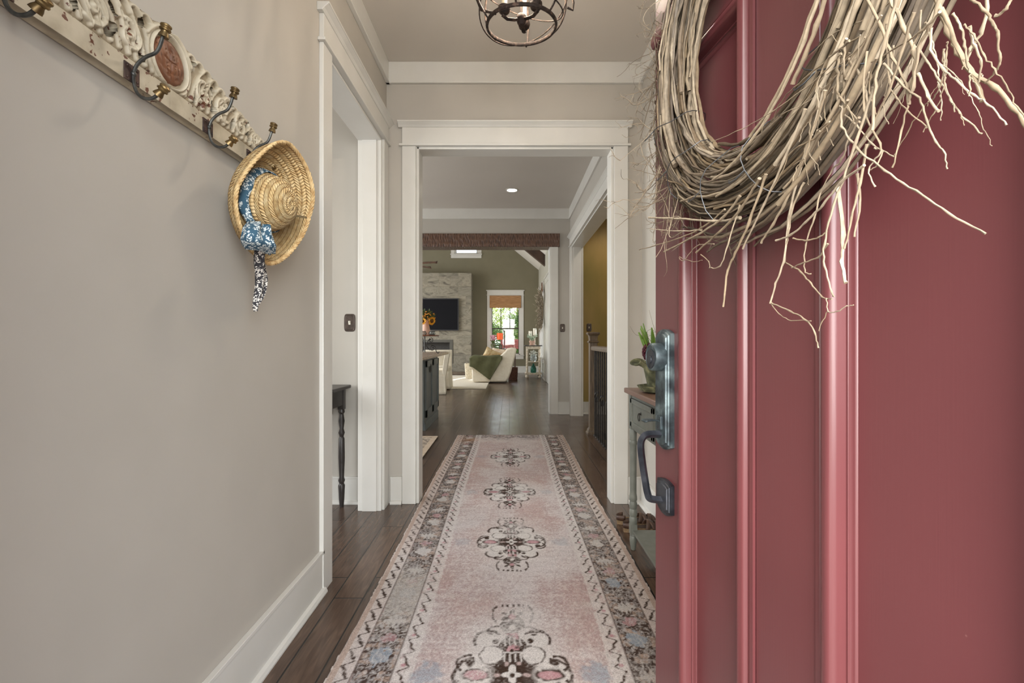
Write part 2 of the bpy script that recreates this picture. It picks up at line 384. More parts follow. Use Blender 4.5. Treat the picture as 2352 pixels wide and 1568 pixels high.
# ---- great room windows
M['glass'] = None
def glass_mat():
    m, nt, b = new_mat('window_glass', .02); b.inputs['Transmission Weight'].default_value = 1; b.inputs['IOR'].default_value = 1.01
    b.inputs['Base Color'].default_value = (1, 1, 1, 1)
    tr = N(nt, 'BsdfTransparent'); gl = N(nt, 'BsdfGlossy'); gl.inputs['Roughness'].default_value = .02
    fr = N(nt, 'Fresnel'); fr.inputs[0].default_value = 1.45; mxs = N(nt, 'MixShader')
    L(nt, fr.outputs[0], mxs.inputs[0]); L(nt, tr.outputs[0], mxs.inputs[1]); L(nt, gl.outputs[0], mxs.inputs[2])
    L(nt, mxs.outputs[0], nt.nodes['Material Output'].inputs[0]); return m
M['glass'] = glass_mat()
M['sash'] = simple('dark_bronze_sash', srgb(50, 42, 36), None, rough=.4)
def window(n, x0, x1, z0, z1, y, muntins, rail=True):
    root = bpy.data.objects.new('window_%d' % n, None); C.objects.link(root); root.location = ((x0 + x1) / 2, y, z0); struct(root)
    f = MB(); cw = .115
    f.box(x0 - cw, x0, y - .02, y, z0 - .03, z1); f.box(x1, x1 + cw, y - .02, y, z0 - .03, z1)
    f.box(x0 - cw, x1 + cw, y - .022, y, z1, z1 + .14); f.box(x0 - cw - .03, x1 + cw + .03, y - .05, y, z1 + .14, z1 + .17); f.box(x0 - cw - .02, x1 + cw + .02, y - .04, y, z1 - .006, z1 + .01)
    f.box(x0 - cw - .02, x1 + cw + .02, y - .06, y, z0 - .03, z0); f.box(x0 - cw, x1 + cw, y - .02, y, z0 - .14, z0 - .03)
    f.box(x0, x0 + .04, y, y + .12, z0, z1); f.box(x1 - .04, x1, y, y + .12, z0, z1); f.box(x0, x1, y, y + .12, z1 - .03, z1); f.box(x0, x1, y, y + .12, z0, z0 + .03)
    f.build('window_frame', M['trim'], root, smooth=False, bevel=.002)
    s = MB(); zm = (z0 + z1) / 2 - .12; yy = y + .05
    for a, c_ in ((x0 + .04, x0 + .06), (x1 - .06, x1 - .04)): s.box(a, c_, yy, yy + .03, z0 + .03, z1 - .03)
    s.box(x0 + .04, x1 - .04, yy, yy + .03, z0 + .03, z0 + .05); s.box(x0 + .04, x1 - .04, yy, yy + .03, z1 - .05, z1 - .03)
    if rail: s.box(x0 + .04, x1 - .04, yy - .01, yy + .03, zm - .018, zm + .018)
    for k in range(muntins):
        xm = x0 + .04 + (x1 - x0 - .08) * (k + 1) / (muntins + 1); s.box(xm - .011, xm + .011, yy, yy + .02, zm if rail else z0, z1)
    s.build('sash', M['sash'], root, smooth=False)
    MB().box(x0 + .05, x1 - .05, yy + .012, yy + .016, z0 + .04, z1 - .04).build('pane', M['glass'], root, smooth=False)
    return root
window(1, X0, X1, Z0, Z1, YE, 2); window(2, CX0, CX1, CZ0, CZ1, YE, 0, False)
# window in the right wall of the great room
root = bpy.data.objects.new('window_3', None); C.objects.link(root); root.location = (XGR, 14.6, .6); struct(root)
f = MB(); x = XGR
f.box(x - .02, x, 13.58, 13.7, .55, 2.6); f.box(x - .02, x, 15.5, 15.62, .55, 2.6); f.box(x - .022, x, 13.58, 15.62, 2.6, 2.74); f.box(x - .05, x, 13.55, 15.65, 2.74, 2.77)
f.box(x - .05, x, 13.55, 15.65, .55, .6); f.box(x - .02, x, 13.58, 15.62, .44, .55); f.box(x, x + .12, 13.7, 13.74, .6, 2.6); f.box(x, x + .12, 15.46, 15.5, .6, 2.6); f.box(x, x + .12, 14.56, 14.64, .6, 2.6)
f.build('window_frame', M['trim'], root, smooth=False)
s = MB(); s.box(x + .05, x + .08, 13.74, 15.46, 1.5, 1.54); s.build('sash', M['sash'], root, smooth=False)
MB().box(x + .06, x + .064, 13.74, 15.46, .62, 2.58).build('pane', M['glass'], root, smooth=False)

# ---- beams
def beam_mat(name, c1, c2, hammer):
    m, nt, b = new_mat(name, .3 if hammer else .45)
    co = coords(nt, (1, 1, 1)); mp = N(nt, 'Mapping'); L(nt, co, mp.inputs[0]); mp.inputs['Scale'].default_value = (52, 26, 14) if hammer else (4, 4, 30)
    v = N(nt, 'TexVoronoi', Scale=1); v.inputs['Randomness'].default_value = .55; L(nt, mp.outputs[0], v.inputs['Vector'])
    n = N(nt, 'TexNoise', Scale=6, Detail=4); L(nt, co, n.inputs['Vector'])
    L(nt, ramp(nt, n.outputs[0], [(.35, c1), (.65, c2)]), b.inputs['Base Color'])
    if hammer: L(nt, mixc(nt, ramp(nt, v.outputs[0], [(.25, (0, 0, 0)), (.62, (1, 1, 1))]), ramp(nt, n.outputs[0], [(.35, c1), (.65, c2)]), srgb(100, 72, 56)), b.inputs['Base Color'])
    bump(nt, b, v.outputs[0] if hammer else n.outputs[0], .9 if hammer else .3, .012 if hammer else .004); return m
M['beam'] = beam_mat('hammered_beam_wood', srgb(62, 42, 32), srgb(82, 56, 43), True)
M['beam2'] = beam_mat('dark_beam_wood', srgb(58, 40, 30), srgb(76, 54, 42), False)
struct(MB().box(-3.65, .758, YG - .03, YG2 + .03, 2.52, 2.72).build('trim_header_beam', M['beam'], smooth=False, bevel=.004, local=True))
b = MB()
for yb in (13.25, 9.6):
    for s_ in (0, 1):
        xa, xb = (XGR, RX) if s_ == 0 else (-5.4, RX)
        b.prism([(xa, vz(xa) - .30), (xa, vz(xa) - .0), (xb, vz(xb)), (xb, vz(xb) - .30)], 'y', yb, yb + .2)
struct(b.build('trim_ceiling_beams', M['beam2'], smooth=False, local=True))

# ------------------------------------------------------------------ front door (hinge at the right jamb, swung inward)
DW = .914; ANG = math.atan2(130, F)
door = bpy.data.objects.new('door_1', None); C.objects.link(door); struct(door, 'red panelled front door standing open')
sa, ca = math.sin(ANG), math.cos(ANG)
PE = Vector((.353, 1.168, 0)); PH = PE + Vector((sa, -ca, 0)) * DW
door.location = PH; door.rotation_euler = (0, 0, R(90) + ANG)
nrm = Vector((-ca, -sa, 0)); xax = Vector((-sa, ca, 0))
def dpt(px, py, d):          # where the line of sight meets the plane d in front of the door, in the door's own axes
    r = Vector(((px - CX) / F, 1, (CY - py) / F)); o = Vector((0, 0, CAMZ))
    s = (d - (o - PE).dot(nrm)) / r.dot(nrm); p = o + r * s
    return Vector(((p - PH).dot(xax), d, p.z))
T1, T2 = .126, .126 + .049
TH = .045; ZB = .012; ZT = 2.43; PB, PT = .27, 1.73; GB, GT = 1.90, 2.30
lf = MB()
xs = [0, .126, .389, .525, .788, DW]
lf.box(0, .100, -TH, 0, ZB, ZT); lf.box(.788, DW, -TH, 0, ZB, ZT); lf.box(.389, .525, -TH, 0, PB, PT)
lf.box(.100, .788, -TH, 0, ZB, PB); lf.box(.100, .788, -TH, 0, PT, GB); lf.box(.100, .788, -TH, 0, GT, ZT)
for a, pw in ((.100, .289), (.525, .263)): lf.box(a, a + pw, -TH + .012, -.014, PB, PT)
lf.build('door_leaf', M['red'], door, local=True, smooth=False, bevel=.0015)
mo = MB()
prof = [(0, 0), (0, .005), (.008, .006), (.011, .003), (.014, .004), (.016, .010), (.020, .014), (.025, .0155), (.030, .014), (.034, .010), (.036, .004), (.038, -.006), (.041, -.006), (.0425, -.009), (.046, -.010), (.048, -.014)]
for a, pw in ((.100, .289), (.525, .263)):
    x0, x1 = a, a + pw; rows = []
    for w_, d_ in prof: rows.append([(x0 + w_, d_, PB + w_), (x1 - w_, d_, PB + w_), (x1 - w_, d_, PT - w_), (x0 + w_, d_, PT - w_)])
    mo.grid(rows, cv=True)
mo.build('panel_moulding', M['red'], door, local=True, angle=50)
sh = MB(); sh.prism([(0, 1.80), (.03, 1.80), (.034, 1.81), (.034, 1.825), (.0, 1.835)], 'x', .05, DW - .05)
sh.build('dentil_shelf', M['red'], door, local=True, smooth=False, bevel=.002)
gl = MB().box(.100, .788, -.026, -.02, GB, GT); gl.build('glass_light', M['glass'], door, local=True, smooth=False)
mu = MB(); 
for a in (.126 + .662 / 3, .126 + .662 * 2 / 3): mu.box(a - .018, a + .018, -TH, 0, GB, GT)
mu.build('muntin', M['red'], door, local=True, smooth=False, bevel=.002)
# handle set
def hw_mat():
    m, nt, b = new_mat('aged_pewter_hardware', .42, .45)
    co = coords(nt); n = N(nt, 'TexNoise', Scale=26, Detail=5); L(nt, co, n.inputs['Vector'])
    L(nt, ramp(nt, n.outputs[0], [(.35, srgb(46, 52, 56)), (.5, srgb(74, 86, 90)), (.62, srgb(112, 126, 128))]), b.inputs['Base Color'])
    n2 = N(nt, 'TexNoise', Scale=160); L(nt, co, n2.inputs['Vector']); bump(nt, b, n2.outputs[0], .15, .001); return m
M['hw'] = hw_mat()
M['hwdark'] = simple('dark_pewter', srgb(40, 42, 48), srgb(72, 75, 82), 30, .36, .5, bs=.2, bd=.0006, bscale=120)
def arch_plate(cx, w_, z0, z1, d, top, bot, mat, name):
    b = MB(); steps = [(0, 0), (0, d * .55), (.004, d * .6), (.005, d * .78), (.009, d * .82), (.010, d)]
    rows = []
    for ins, dep in steps:
        pts = []; hw_ = w_ / 2 - ins
        for k in range(9): t = -1 + 2 * k / 8; pts.append((cx + hw_ * t, dep, z1 - ins - top * t * t))
        for k in range(9): t = 1 - 2 * k / 8; pts.append((cx + hw_ * t, dep, z0 + ins + bot * t * t))
        rows.append(pts)
    b.grid(rows, cv=True); b.add(rows[-1], [tuple(range(len(pts)))])
    return b.build(name, mat, door, local=True, angle=25)
xc = DW - .065
arch_plate(xc, .072, .884, 1.157, .017, .010, .010, M['hw'], 'lock_escutcheon')
arch_plate(xc, .072, .735, .815, .015, .006, .010, M['hwdark'], 'lower_escutcheon')
Ty = Matrix.Rotation(R(-90), 4, 'X')
db = MB(); db.lathe([(.0, .0), (.031, .0), (.0325, .004), (.0315, .022), (.030, .0255), (.0265, .0262), (.026, .0245), (0, .0245)], (xc, .014, 1.094), 32, Ty)
dbo = db.build('deadbolt', M['hw'], door, local=True)
kc = MB(); kc.lathe([(0, .024), (.022, .024), (.022, .0265), (.020, .027), (0, .027)], (xc, .014, 1.090), 20, Ty); kc.lathe([(0, .027), (.009, .027), (.009, .0295), (0, .0295)], (xc, .014, 1.088), 12, Ty); kc.build('keyhole', M['hwdark'], dbo, local=True)
pl = MB(); P = [(xc, .014, .918), (xc, .045, .918), (xc, .057, .912), (xc, .063, .895), (xc, .059, .855), (xc, .052, .81), (xc, .047, .785), (xc, .040, .772), (xc, .014, .768)]
pl.tube(spline(P, 5), .0098, 4, flat=.85); pl.build('pull_handle', M['hwdark'], door, local=True)
tl = MB(); tl.tube(spline([(xc, .012, .945), (xc, .03, .950), (xc, .048, .951), (xc, .058, .948)], 4), [.006, .006, .007, .008, .009, .011, .012, .013, .0135, .014, .014, .013, .009], 10, flat=.25)
tl.box(xc - .012, xc + .012, .014, .022, .93, .96); tl.build('thumb_latch', M['hw'], door, local=True, bevel=.001)
# ------------------------------------------------------------------ grapevine wreath on the door
def twig_mat(name, cols, rough=.75):
    m, nt, b = new_mat(name, rough)
    g = N(nt, 'NewGeometry'); co = coords(nt, (60, 60, 60)); n = N(nt, 'TexNoise', Scale=1.5, Detail=4); L(nt, co, n.inputs['Vector'])
    c = ramp(nt, g.outputs['Random Per Island'], [(i / (len(cols) - 1), q) for i, q in enumerate(cols)])
    d = ramp(nt, n.outputs[0], [(.3, (.62, .6, .58)), (.6, (1.12, 1.1, 1.08))])
    L(nt, mixc(nt, .8, c, d, 'MULTIPLY'), b.inputs['Base Color']); bump(nt, b, n.outputs[0], .4, .001); return m
M['vine'] = twig_mat('grapevine_bark', [srgb(64, 54, 44), srgb(112, 98, 80), srgb(144, 130, 108), srgb(92, 82, 70), srgb(160, 147, 126), srgb(82, 68, 52), srgb(132, 114, 88), srgb(110, 102, 92)])
M['twig'] = twig_mat('pale_twig_bark', [srgb(120, 104, 82), srgb(158, 144, 122), srgb(138, 122, 98), srgb(172, 159, 138)])
M['finetwig'] = twig_mat('fine_twig_bark', [srgb(112, 98, 80), srgb(138, 124, 104), srgb(92, 78, 62)])
M['wire'] = simple('binding_wire', srgb(84, 86, 88), None, rough=.45, metal=.7)
WC = Vector((DW - .470, .056, 1.612)); WR = .247
wreath = bpy.data.objects.new('grapevine_wreath', None); C.objects.link(wreath)
Mdoor = Matrix.Translation(PH) @ Matrix.Rotation(R(90) + ANG, 4, 'Z')
wreath.location = Mdoor @ Vector((WC.x, 0, 0)) ; wreath.location.z = WC.z - .33; wreath.rotation_euler = door.rotation_euler
tag(wreath, 'big round grapevine wreath with straggling pale twigs hanging on the red front door', 'wreath')
WO = Vector((WC.x, 0, wreath.location.z))        # door coords -> wreath coords: subtract
rnd = random.Random(11)
def ringpt(th, rr, ph, sq=.62):      # th: angle round the ring, minor offset rr at angle ph
    return Vector((WC.x + (WR + rr * math.cos(ph)) * math.cos(th), WC.y + rr * sq * math.sin(ph), WC.z + (WR + rr * math.cos(ph)) * math.sin(th)))
vb = MB()
for k in range(230):
    th0 = rnd.uniform(0, 2 * math.pi); ln = rnd.uniform(1.0, 3.6); r0 = .053 * math.sqrt(rnd.random()); p0 = rnd.uniform(0, 6.28)
    tw = rnd.uniform(-.5, .5); dr = rnd.uniform(-.010, .012); rad = rnd.choice([.0015, .002, .0022, .0027, .0033, .0042]); ns = int(ln * 9) + 3; P = []; Rr = []
    for i in range(ns):
        t = i / (ns - 1); th = th0 + ln * t
        P.append(ringpt(th, r0 + dr * t + .0035 * math.sin(7 * t + k), p0 + tw * t * ln + .12 * math.sin(5 * t + k)) + Vector((rnd.gauss(0, .0011), rnd.gauss(0, .0011), rnd.gauss(0, .0011))))
        Rr.append(rad * (1 - .35 * t) * (1.25 if i % 4 == 0 else 1) * rnd.uniform(.92, 1.06))
    vb.tube([p - WO for p in P], Rr, 6)
# thick strands of the right-hand side that run down and leave the ring at its lower left
for k in range(46):
    a0 = math.pi - rnd.uniform(.15, 1.0); rr = rnd.uniform(-.02, .075); yy = WC.y + rnd.uniform(-.01, .055); P = []; Rr = []
    rad = rnd.choice([.0025, .003, .0036, .0044]); a1 = math.pi + rnd.uniform(1.3, 2.35); ns = 14
    for i in range(ns):
        t = i / (ns - 1); th = a0 + (a1 - a0) * t; q = WR + rr + .03 * max(0, t - .7)
        P.append(Vector((WC.x + q * math.cos(th), yy - .02 * t + rnd.gauss(0, .001), WC.z + q * math.sin(th) + rnd.gauss(0, .001)))); Rr.append(rad * (1 - .3 * t) * rnd.uniform(.9, 1.15))
    d = (P[-1] - P[-2]).normalized()
    for j in range(rnd.randint(1, 4)): P.append(P[-1] + (d + Vector((rnd.gauss(0, .12), rnd.gauss(0, .05), rnd.gauss(0, .12)))).normalized() * .022); Rr.append(Rr[-1] * .9)
    vb.tube([p - WO for p in P], Rr, 6)
vb.build('vine_ring', M['vine'], wreath, local=True, recalc=False, angle=60)
# binding wire loops
for th in (2.75, 3.05, 3.45, 3.95, 4.5, 4.95, 5.5, 5.95):
    wb = MB(); P = []
    for i in range(22):
        a = 2 * math.pi * i / 22; P.append(ringpt(th + .05 * math.sin(a * 2 + th), .056 + .003 * math.sin(5 * a + th), a, .80) - WO)
    wb.tube(P, .0008, 5, closed=True)
    e = P[5]; wb.tube([e, e + Vector((.008, .008, -.01)), e + Vector((.02, .01, -.012)), e + Vector((.03, .004, -.004))], .0008, 5)
    wb.build('binding_wire', M['wire'], wreath, local=True, recalc=False)
# single twigs that stand out, traced at their distance from the door
tb = MB()
def knobby(mb, P, r0, r1, n=6, jit=.00035, per=5):
    Q = spline(P, per); k = len(Q); out = []; Rr = []
    for i, p in enumerate(Q):
        out.append(p + Vector((rnd.gauss(0, jit), rnd.gauss(0, jit), rnd.gauss(0, jit))))
        Rr.append((r0 + (r1 - r0) * i / (k - 1)) * (1.35 if i % per == 0 else 1) * rnd.uniform(.9, 1.08))
    mb.tube(out, Rr, n)
def tw(pts, d0, d1, w0, w1):
    k = len(pts); P = [dpt(x, y, d0 + (d1 - d0) * i / (k - 1)) - WO for i, (x, y) in enumerate(pts)]
    f_ = 3500 if pts[0][0] > 1975 else 2600; knobby(tb, P, w0 / f_, w1 / f_)
TW = [
 ([(1905, 150), (1870, 290), (1840, 380), (1812, 500), (1800, 600), (1782, 650), (1770, 695)], .11, .09, 4, 2.6),
 ([(1770, 695), (1815, 715), (1852, 735), (1872, 765), (1879, 798)], .09, .09, 2.4, 2), ([(1770, 695), (1790, 722), (1818, 735), (1862, 737)], .09, .092, 1.6, 1.2),
 ([(1800, 600), (1840, 625), (1862, 650), (1890, 683), (1911, 686)], .092, .1, 2.4, 1.6), ([(1900, 684), (1902, 715), (1925, 715), (1945, 702), (1960, 701)], .1, .1, 1.6, 1.2),
 ([(1902, 715), (1888, 740), (1880, 760)], .1, .1, 1.4, 1), ([(1760, 400), (1720, 510), (1690, 580), (1672, 620), (1661, 704)], .11, .10, 4.6, 3.4),
 ([(1985, 380), (1930, 420), (1890, 470), (1850, 510), (1815, 540), (1784, 552)], .14, .12, 4, 3.4),
 ([(2005, 200), (1965, 330), (1915, 470), (1894, 560), (1893, 610), (1910, 670), (1914, 680)], .14, .12, 4, 2.4),
 ([(1880, 300), (1830, 400), (1800, 470), (1775, 515), (1748, 557)], .12, .1, 4.4, 3.4),
 ([(1850, 250), (1800, 370), (1755, 470), (1706, 570)], .12, .1, 4, 3), ([(1745, 410), (1700, 480), (1655, 530), (1600, 579)], .11, .09, 5, 3.4),
 ([(1700, 450), (1660, 500), (1600, 540), (1525, 578)], .1, .09, 4.4, 3.6), ([(1665, 480), (1620, 518), (1565, 545), (1500, 565), (1468, 573)], .09, .09, 3.4, 2),
 ([(1700, 500), (1640, 508), (1560, 502), (1491, 500)], .09, .09, 5, 5), ([(1610, 528), (1560, 530), (1493, 526)], .09, .09, 3, 2.2),
 ([(1990, -10), (2020, 60), (2050, 130), (2085, 210), (2070, 300), (2050, 385)], .12, .12, 4.4, 2),
 ([(2150, -10), (2178, 70), (2200, 120), (2235, 170), (2255, 232)], .11, .11, 6, 4.4), ([(2165, 20), (2220, 150), (2285, 200), (2330, 250), (2365, 300)], .11, .11, 5.6, 4.6),
 ([(2230, 165), (2252, 178), (2256, 170)], .11, .11, 2, 1.4), ([(2040, -10), (2075, 60), (2100, 120), (2095, 210)], .13, .12, 5.4, 4),
 ([(2270, -10), (2255, 70), (2230, 110), (2222, 140)], .12, .12, 4, 3), ([(2290, 35), (2310, 20), (2325, -5)], .12, .12, 3.4, 3),
 ([(2160, -5), (2135, 60), (2110, 110), (2098, 200), (2087, 240)], .13, .12, 4.6, 3.6), ([(2110, 170), (2130, 220), (2155, 255)], .12, .12, 3.6, 3),
 ([(1990, 120), (1985, 250), (2020, 330), (2022, 350), (1995, 390), (2010, 430)], .13, .12, 3, 2.2), ([(2010, 340), (2028, 348), (2014, 378), (1996, 392)], .12, .12, 2.4, 2),
 ([(1925, 430), (1937, 540), (1934, 600), (1943, 650)], .12, .12, 5, 3.4), ([(1970, 400), (1975, 470), (1962, 543)], .12, .12, 3, 2), ([(1990, 330), (1975, 420), (1955, 500), (1940, 570)], .13, .12, 4, 2.8),
 ([(1885, 440), (1870, 500), (1850, 560), (1848, 620), (1862, 628)], .11, .1, 2.4, 1.6), ([(1900, 560), (1880, 590), (1840, 605), (1818, 615)], .11, .1, 2.4, 1.6), ([(1820, 548), (1850, 552), (1880, 545), (1900, 530)], .11, .1, 2.2, 2),
 ([(1845, 420), (1820, 480), (1812, 530), (1806, 560)], .11, .1, 3, 2), ([(2100, 30), (2070, 120), (2040, 210), (2000, 290), (1960, 350)], .15, .13, 4, 3),
 ([(2060, -5), (2030, 110), (2010, 200), (2005, 300)], .15, .14, 5, 4), ([(1620, 420), (1590, 440), (1530, 410), (1480, 395), (1448, 385)], .06, .06, 2.4, 1.2), ([(1560, 420), (1520, 400), (1490, 370), (1455, 345)], .06, .06, 2, 1),
 ([(1640, 560), (1600, 565), (1570, 598), (1560, 592)], .08, .08, 2, 1.4), ([(1610, 585), (1628, 600), (1630, 615)], .09, .09, 2, 1.6), ([(1560, 590), (1590, 600), (1612, 598)], .09, .09, 1.5, 1),
 ([(1565, 500), (1545, 500), (1538, 545), (1570, 530)], .09, .1, 2, 1.4), ([(1508, 430), (1530, 470), (1540, 510)], .07, .08, 1.8, 1.4), ([(1700, 470), (1672, 560), (1655, 610), (1630, 615)], .1, .1, 3, 2)]
for a in TW: tw(*a)
for k in range(42):      # the frayed ends that hang from the right of the ring
    x0 = rnd.uniform(1850, 2230); y0 = rnd.uniform(-10, 160) if x0 > 2020 else rnd.uniform(60, 330)
    n_ = rnd.randint(3, 6); pts = [(x0, y0)]; dx = rnd.gauss(-14 if x0 < 2060 else 6, 16)
    for i in range(n_): dx += rnd.gauss(0, 12); pts.append((pts[-1][0] + dx, pts[-1][1] + rnd.uniform(22, 58)))
    w_ = rnd.uniform(1.2, 3.4); d_ = rnd.uniform(.1, .15); tw(pts, d_, d_ - .02, w_, w_ * .6)
    if rnd.random() < .7:
        i = rnd.randint(1, n_ - 1); q = pts[i]; s_ = rnd.choice([-1, 1]); tw([q, (q[0] + s_ * 18, q[1] + 22), (q[0] + s_ * 26, q[1] + 50)], d_ - .01, d_ - .01, w_ * .5, w_ * .3)
for k in range(30):      # strands lying over the right side of the ring, pale
    th = math.pi - rnd.uniform(-.6, 1.1); P = []; q = WR + rnd.uniform(-.05, .09); yy = WC.y + .045 + rnd.uniform(-.008, .014); ln = rnd.uniform(.5, 1.5)
    for i in range(8): t = i / 7; a = th + ln * t; P.append(Vector((WC.x + (q + .02 * t) * math.cos(a), yy, WC.z + (q + .02 * t) * math.sin(a))) - WO)
    rr = rnd.uniform(.0018, .0036); knobby(tb, P, rr, rr * .7, jit=.0005, per=3)
tb.build('loose_twig', M['twig'], wreath, local=True, recalc=False, angle=60)
fb = MB()                # fine curly fringe on the left
def fringe(p, d, ln, r, depth=0):
    P = [p]; d = d.normalized(); n_ = 7
    cv = Vector((rnd.gauss(0, .16), rnd.gauss(0, .1), rnd.gauss(0, .16)))
    for i in range(n_):
        d = (d + cv + Vector((rnd.gauss(0, .12), rnd.gauss(0, .08), rnd.gauss(0, .12)))).normalized(); P.append(P[-1] + d * ln / n_)
        if depth < 2 and i > 1 and rnd.random() < .34: fringe(P[-1], d + Vector((rnd.gauss(0, .7), rnd.gauss(0, .3), rnd.gauss(0, .7))), ln * rnd.uniform(.3, .6), r * .7, depth + 1)
    fb.tube(P, [r * (1 - .5 * i / n_) for i in range(n_ + 1)], 4)
for k in range(130):
    th = rnd.choice([-1, 1]) * rnd.uniform(0, .75) if rnd.random() < .8 else rnd.uniform(-1.2, -.5)
    if th < -.9 and rnd.random() < .5: continue
    p = Vector((WC.x + (WR + .045) * math.cos(th), WC.y + rnd.uniform(-.03, .03), WC.z + (WR + .045) * math.sin(th))) - WO
    d = Vector((math.cos(th) * rnd.uniform(.5, 1.0), rnd.gauss(0, .25), math.sin(th) + rnd.uniform(-1.0, .5)))
    fringe(p, d, rnd.uniform(.05, .13), rnd.uniform(.0007, .0013))
fb.build('fine_twig', M['finetwig'], wreath, local=True, recalc=False, angle=60)

# ------------------------------------------------------------------ runner
rug = MB(); RXA, RXB, RYA, RYB = -.612, .628, 1.25, 5.68; st = .0042
nx = int((RXB - RXA) / st); ny = int((RYB - RYA) / st)
xs = np.linspace(0, 1.24, nx + 1); ys = np.linspace(RYA, RYB, ny + 1)
U, V = np.meshgrid(xs, ys)
def noise2(shape, cell, seed, octaves=3):
    rs = np.random.RandomState(seed); out = np.zeros(shape); amp = 1; tot = 0
    for o in range(octaves):
        cy, cx = cell[0] / 2 ** o, cell[1] / 2 ** o
        gy = np.arange(shape[0]) / cy; gx = np.arange(shape[1]) / cx
        G = rs.rand(int(gy[-1]) + 3, int(gx[-1]) + 3); iy = gy.astype(int); ix = gx.astype(int)
        fy = gy - iy; fx = gx - ix; fy = (fy * fy * (3 - 2 * fy))[:, None]; fx = (fx * fx * (3 - 2 * fx))[None, :]
        out += amp * ((G[iy][:, ix] * (1 - fx) + G[iy][:, ix + 1] * fx) * (1 - fy) + (G[iy + 1][:, ix] * (1 - fx) + G[iy + 1][:, ix + 1] * fx) * fy)
        tot += amp; amp *= .55
    return out / tot
sh = U.shape
n_big = noise2(sh, (90, 60), 1, 4); n_mid = noise2(sh, (16, 16), 2, 3); n_row = noise2(sh, (3, 26), 3, 2); n_fine = noise2(sh, (2.2, 2.2), 4, 1); n_wide = noise2(sh, (55, 40), 8, 3)
cl = lambda r, g, b: np.array(srgb(r, g, b)[:3])
IV, PK, BR, PEACH, BLUE, ROSE = cl(206, 200, 196), cl(182, 162, 158), cl(64, 49, 41), cl(180, 155, 139), cl(140, 152, 164), cl(184, 142, 146)
def sm(a, lo, hi): return np.clip((a - lo) / (hi - lo), 0, 1)
knot = noise2(sh, (1.6, 1.6), 31, 1); knot2 = noise2(sh, (2.6, 1.5), 32, 1); speck = noise2(sh, (4.2, 4.2), 33, 2); wig = noise2(sh, (7, 7), 34, 2); wig2 = noise2(sh, (7, 7), 35, 2); near = sm(RYB - V, 1.2, 4.0)
col = np.zeros(sh + (3,))
def lay(mask, c, worn=0.0):
    m = np.clip(mask, 0, 1)
    if worn: m = m * (1 - worn * sm(knot + .5 * (n_wide - .5), .45, .8))
    m = m[..., None]; col[:] = col * (1 - m) + c * m
lay(np.ones(sh), PK); lay(sm(n_wide, .42, .75) * .5 * (1 - .6 * near), cl(184, 154, 142)); lay(sm(n_wide, .45, .7) * .35 * near, cl(172, 142, 146)); lay(sm(n_big + .30 * (knot - .5) + .18 * (n_row - .5), .40, .66) * .62, IV); lay(sm(knot2, .55, .85) * .3, IV); lay(sm(knot2, .45, .1) * .22, cl(150, 122, 116)); lay(sm(n_big, .4, .75) * .25 * near, cl(196, 198, 208))
u = np.minimum(U, 1.24 - U) + (wig - .5) * .008; u0 = np.minimum(U, 1.24 - U); jit = (n_fine - .5) * .004
hard = lambda d, w=.0022: np.clip(.5 - d / w / 2, 0, 1)
med = [4.63, 3.56, 2.686, 1.62, .7]
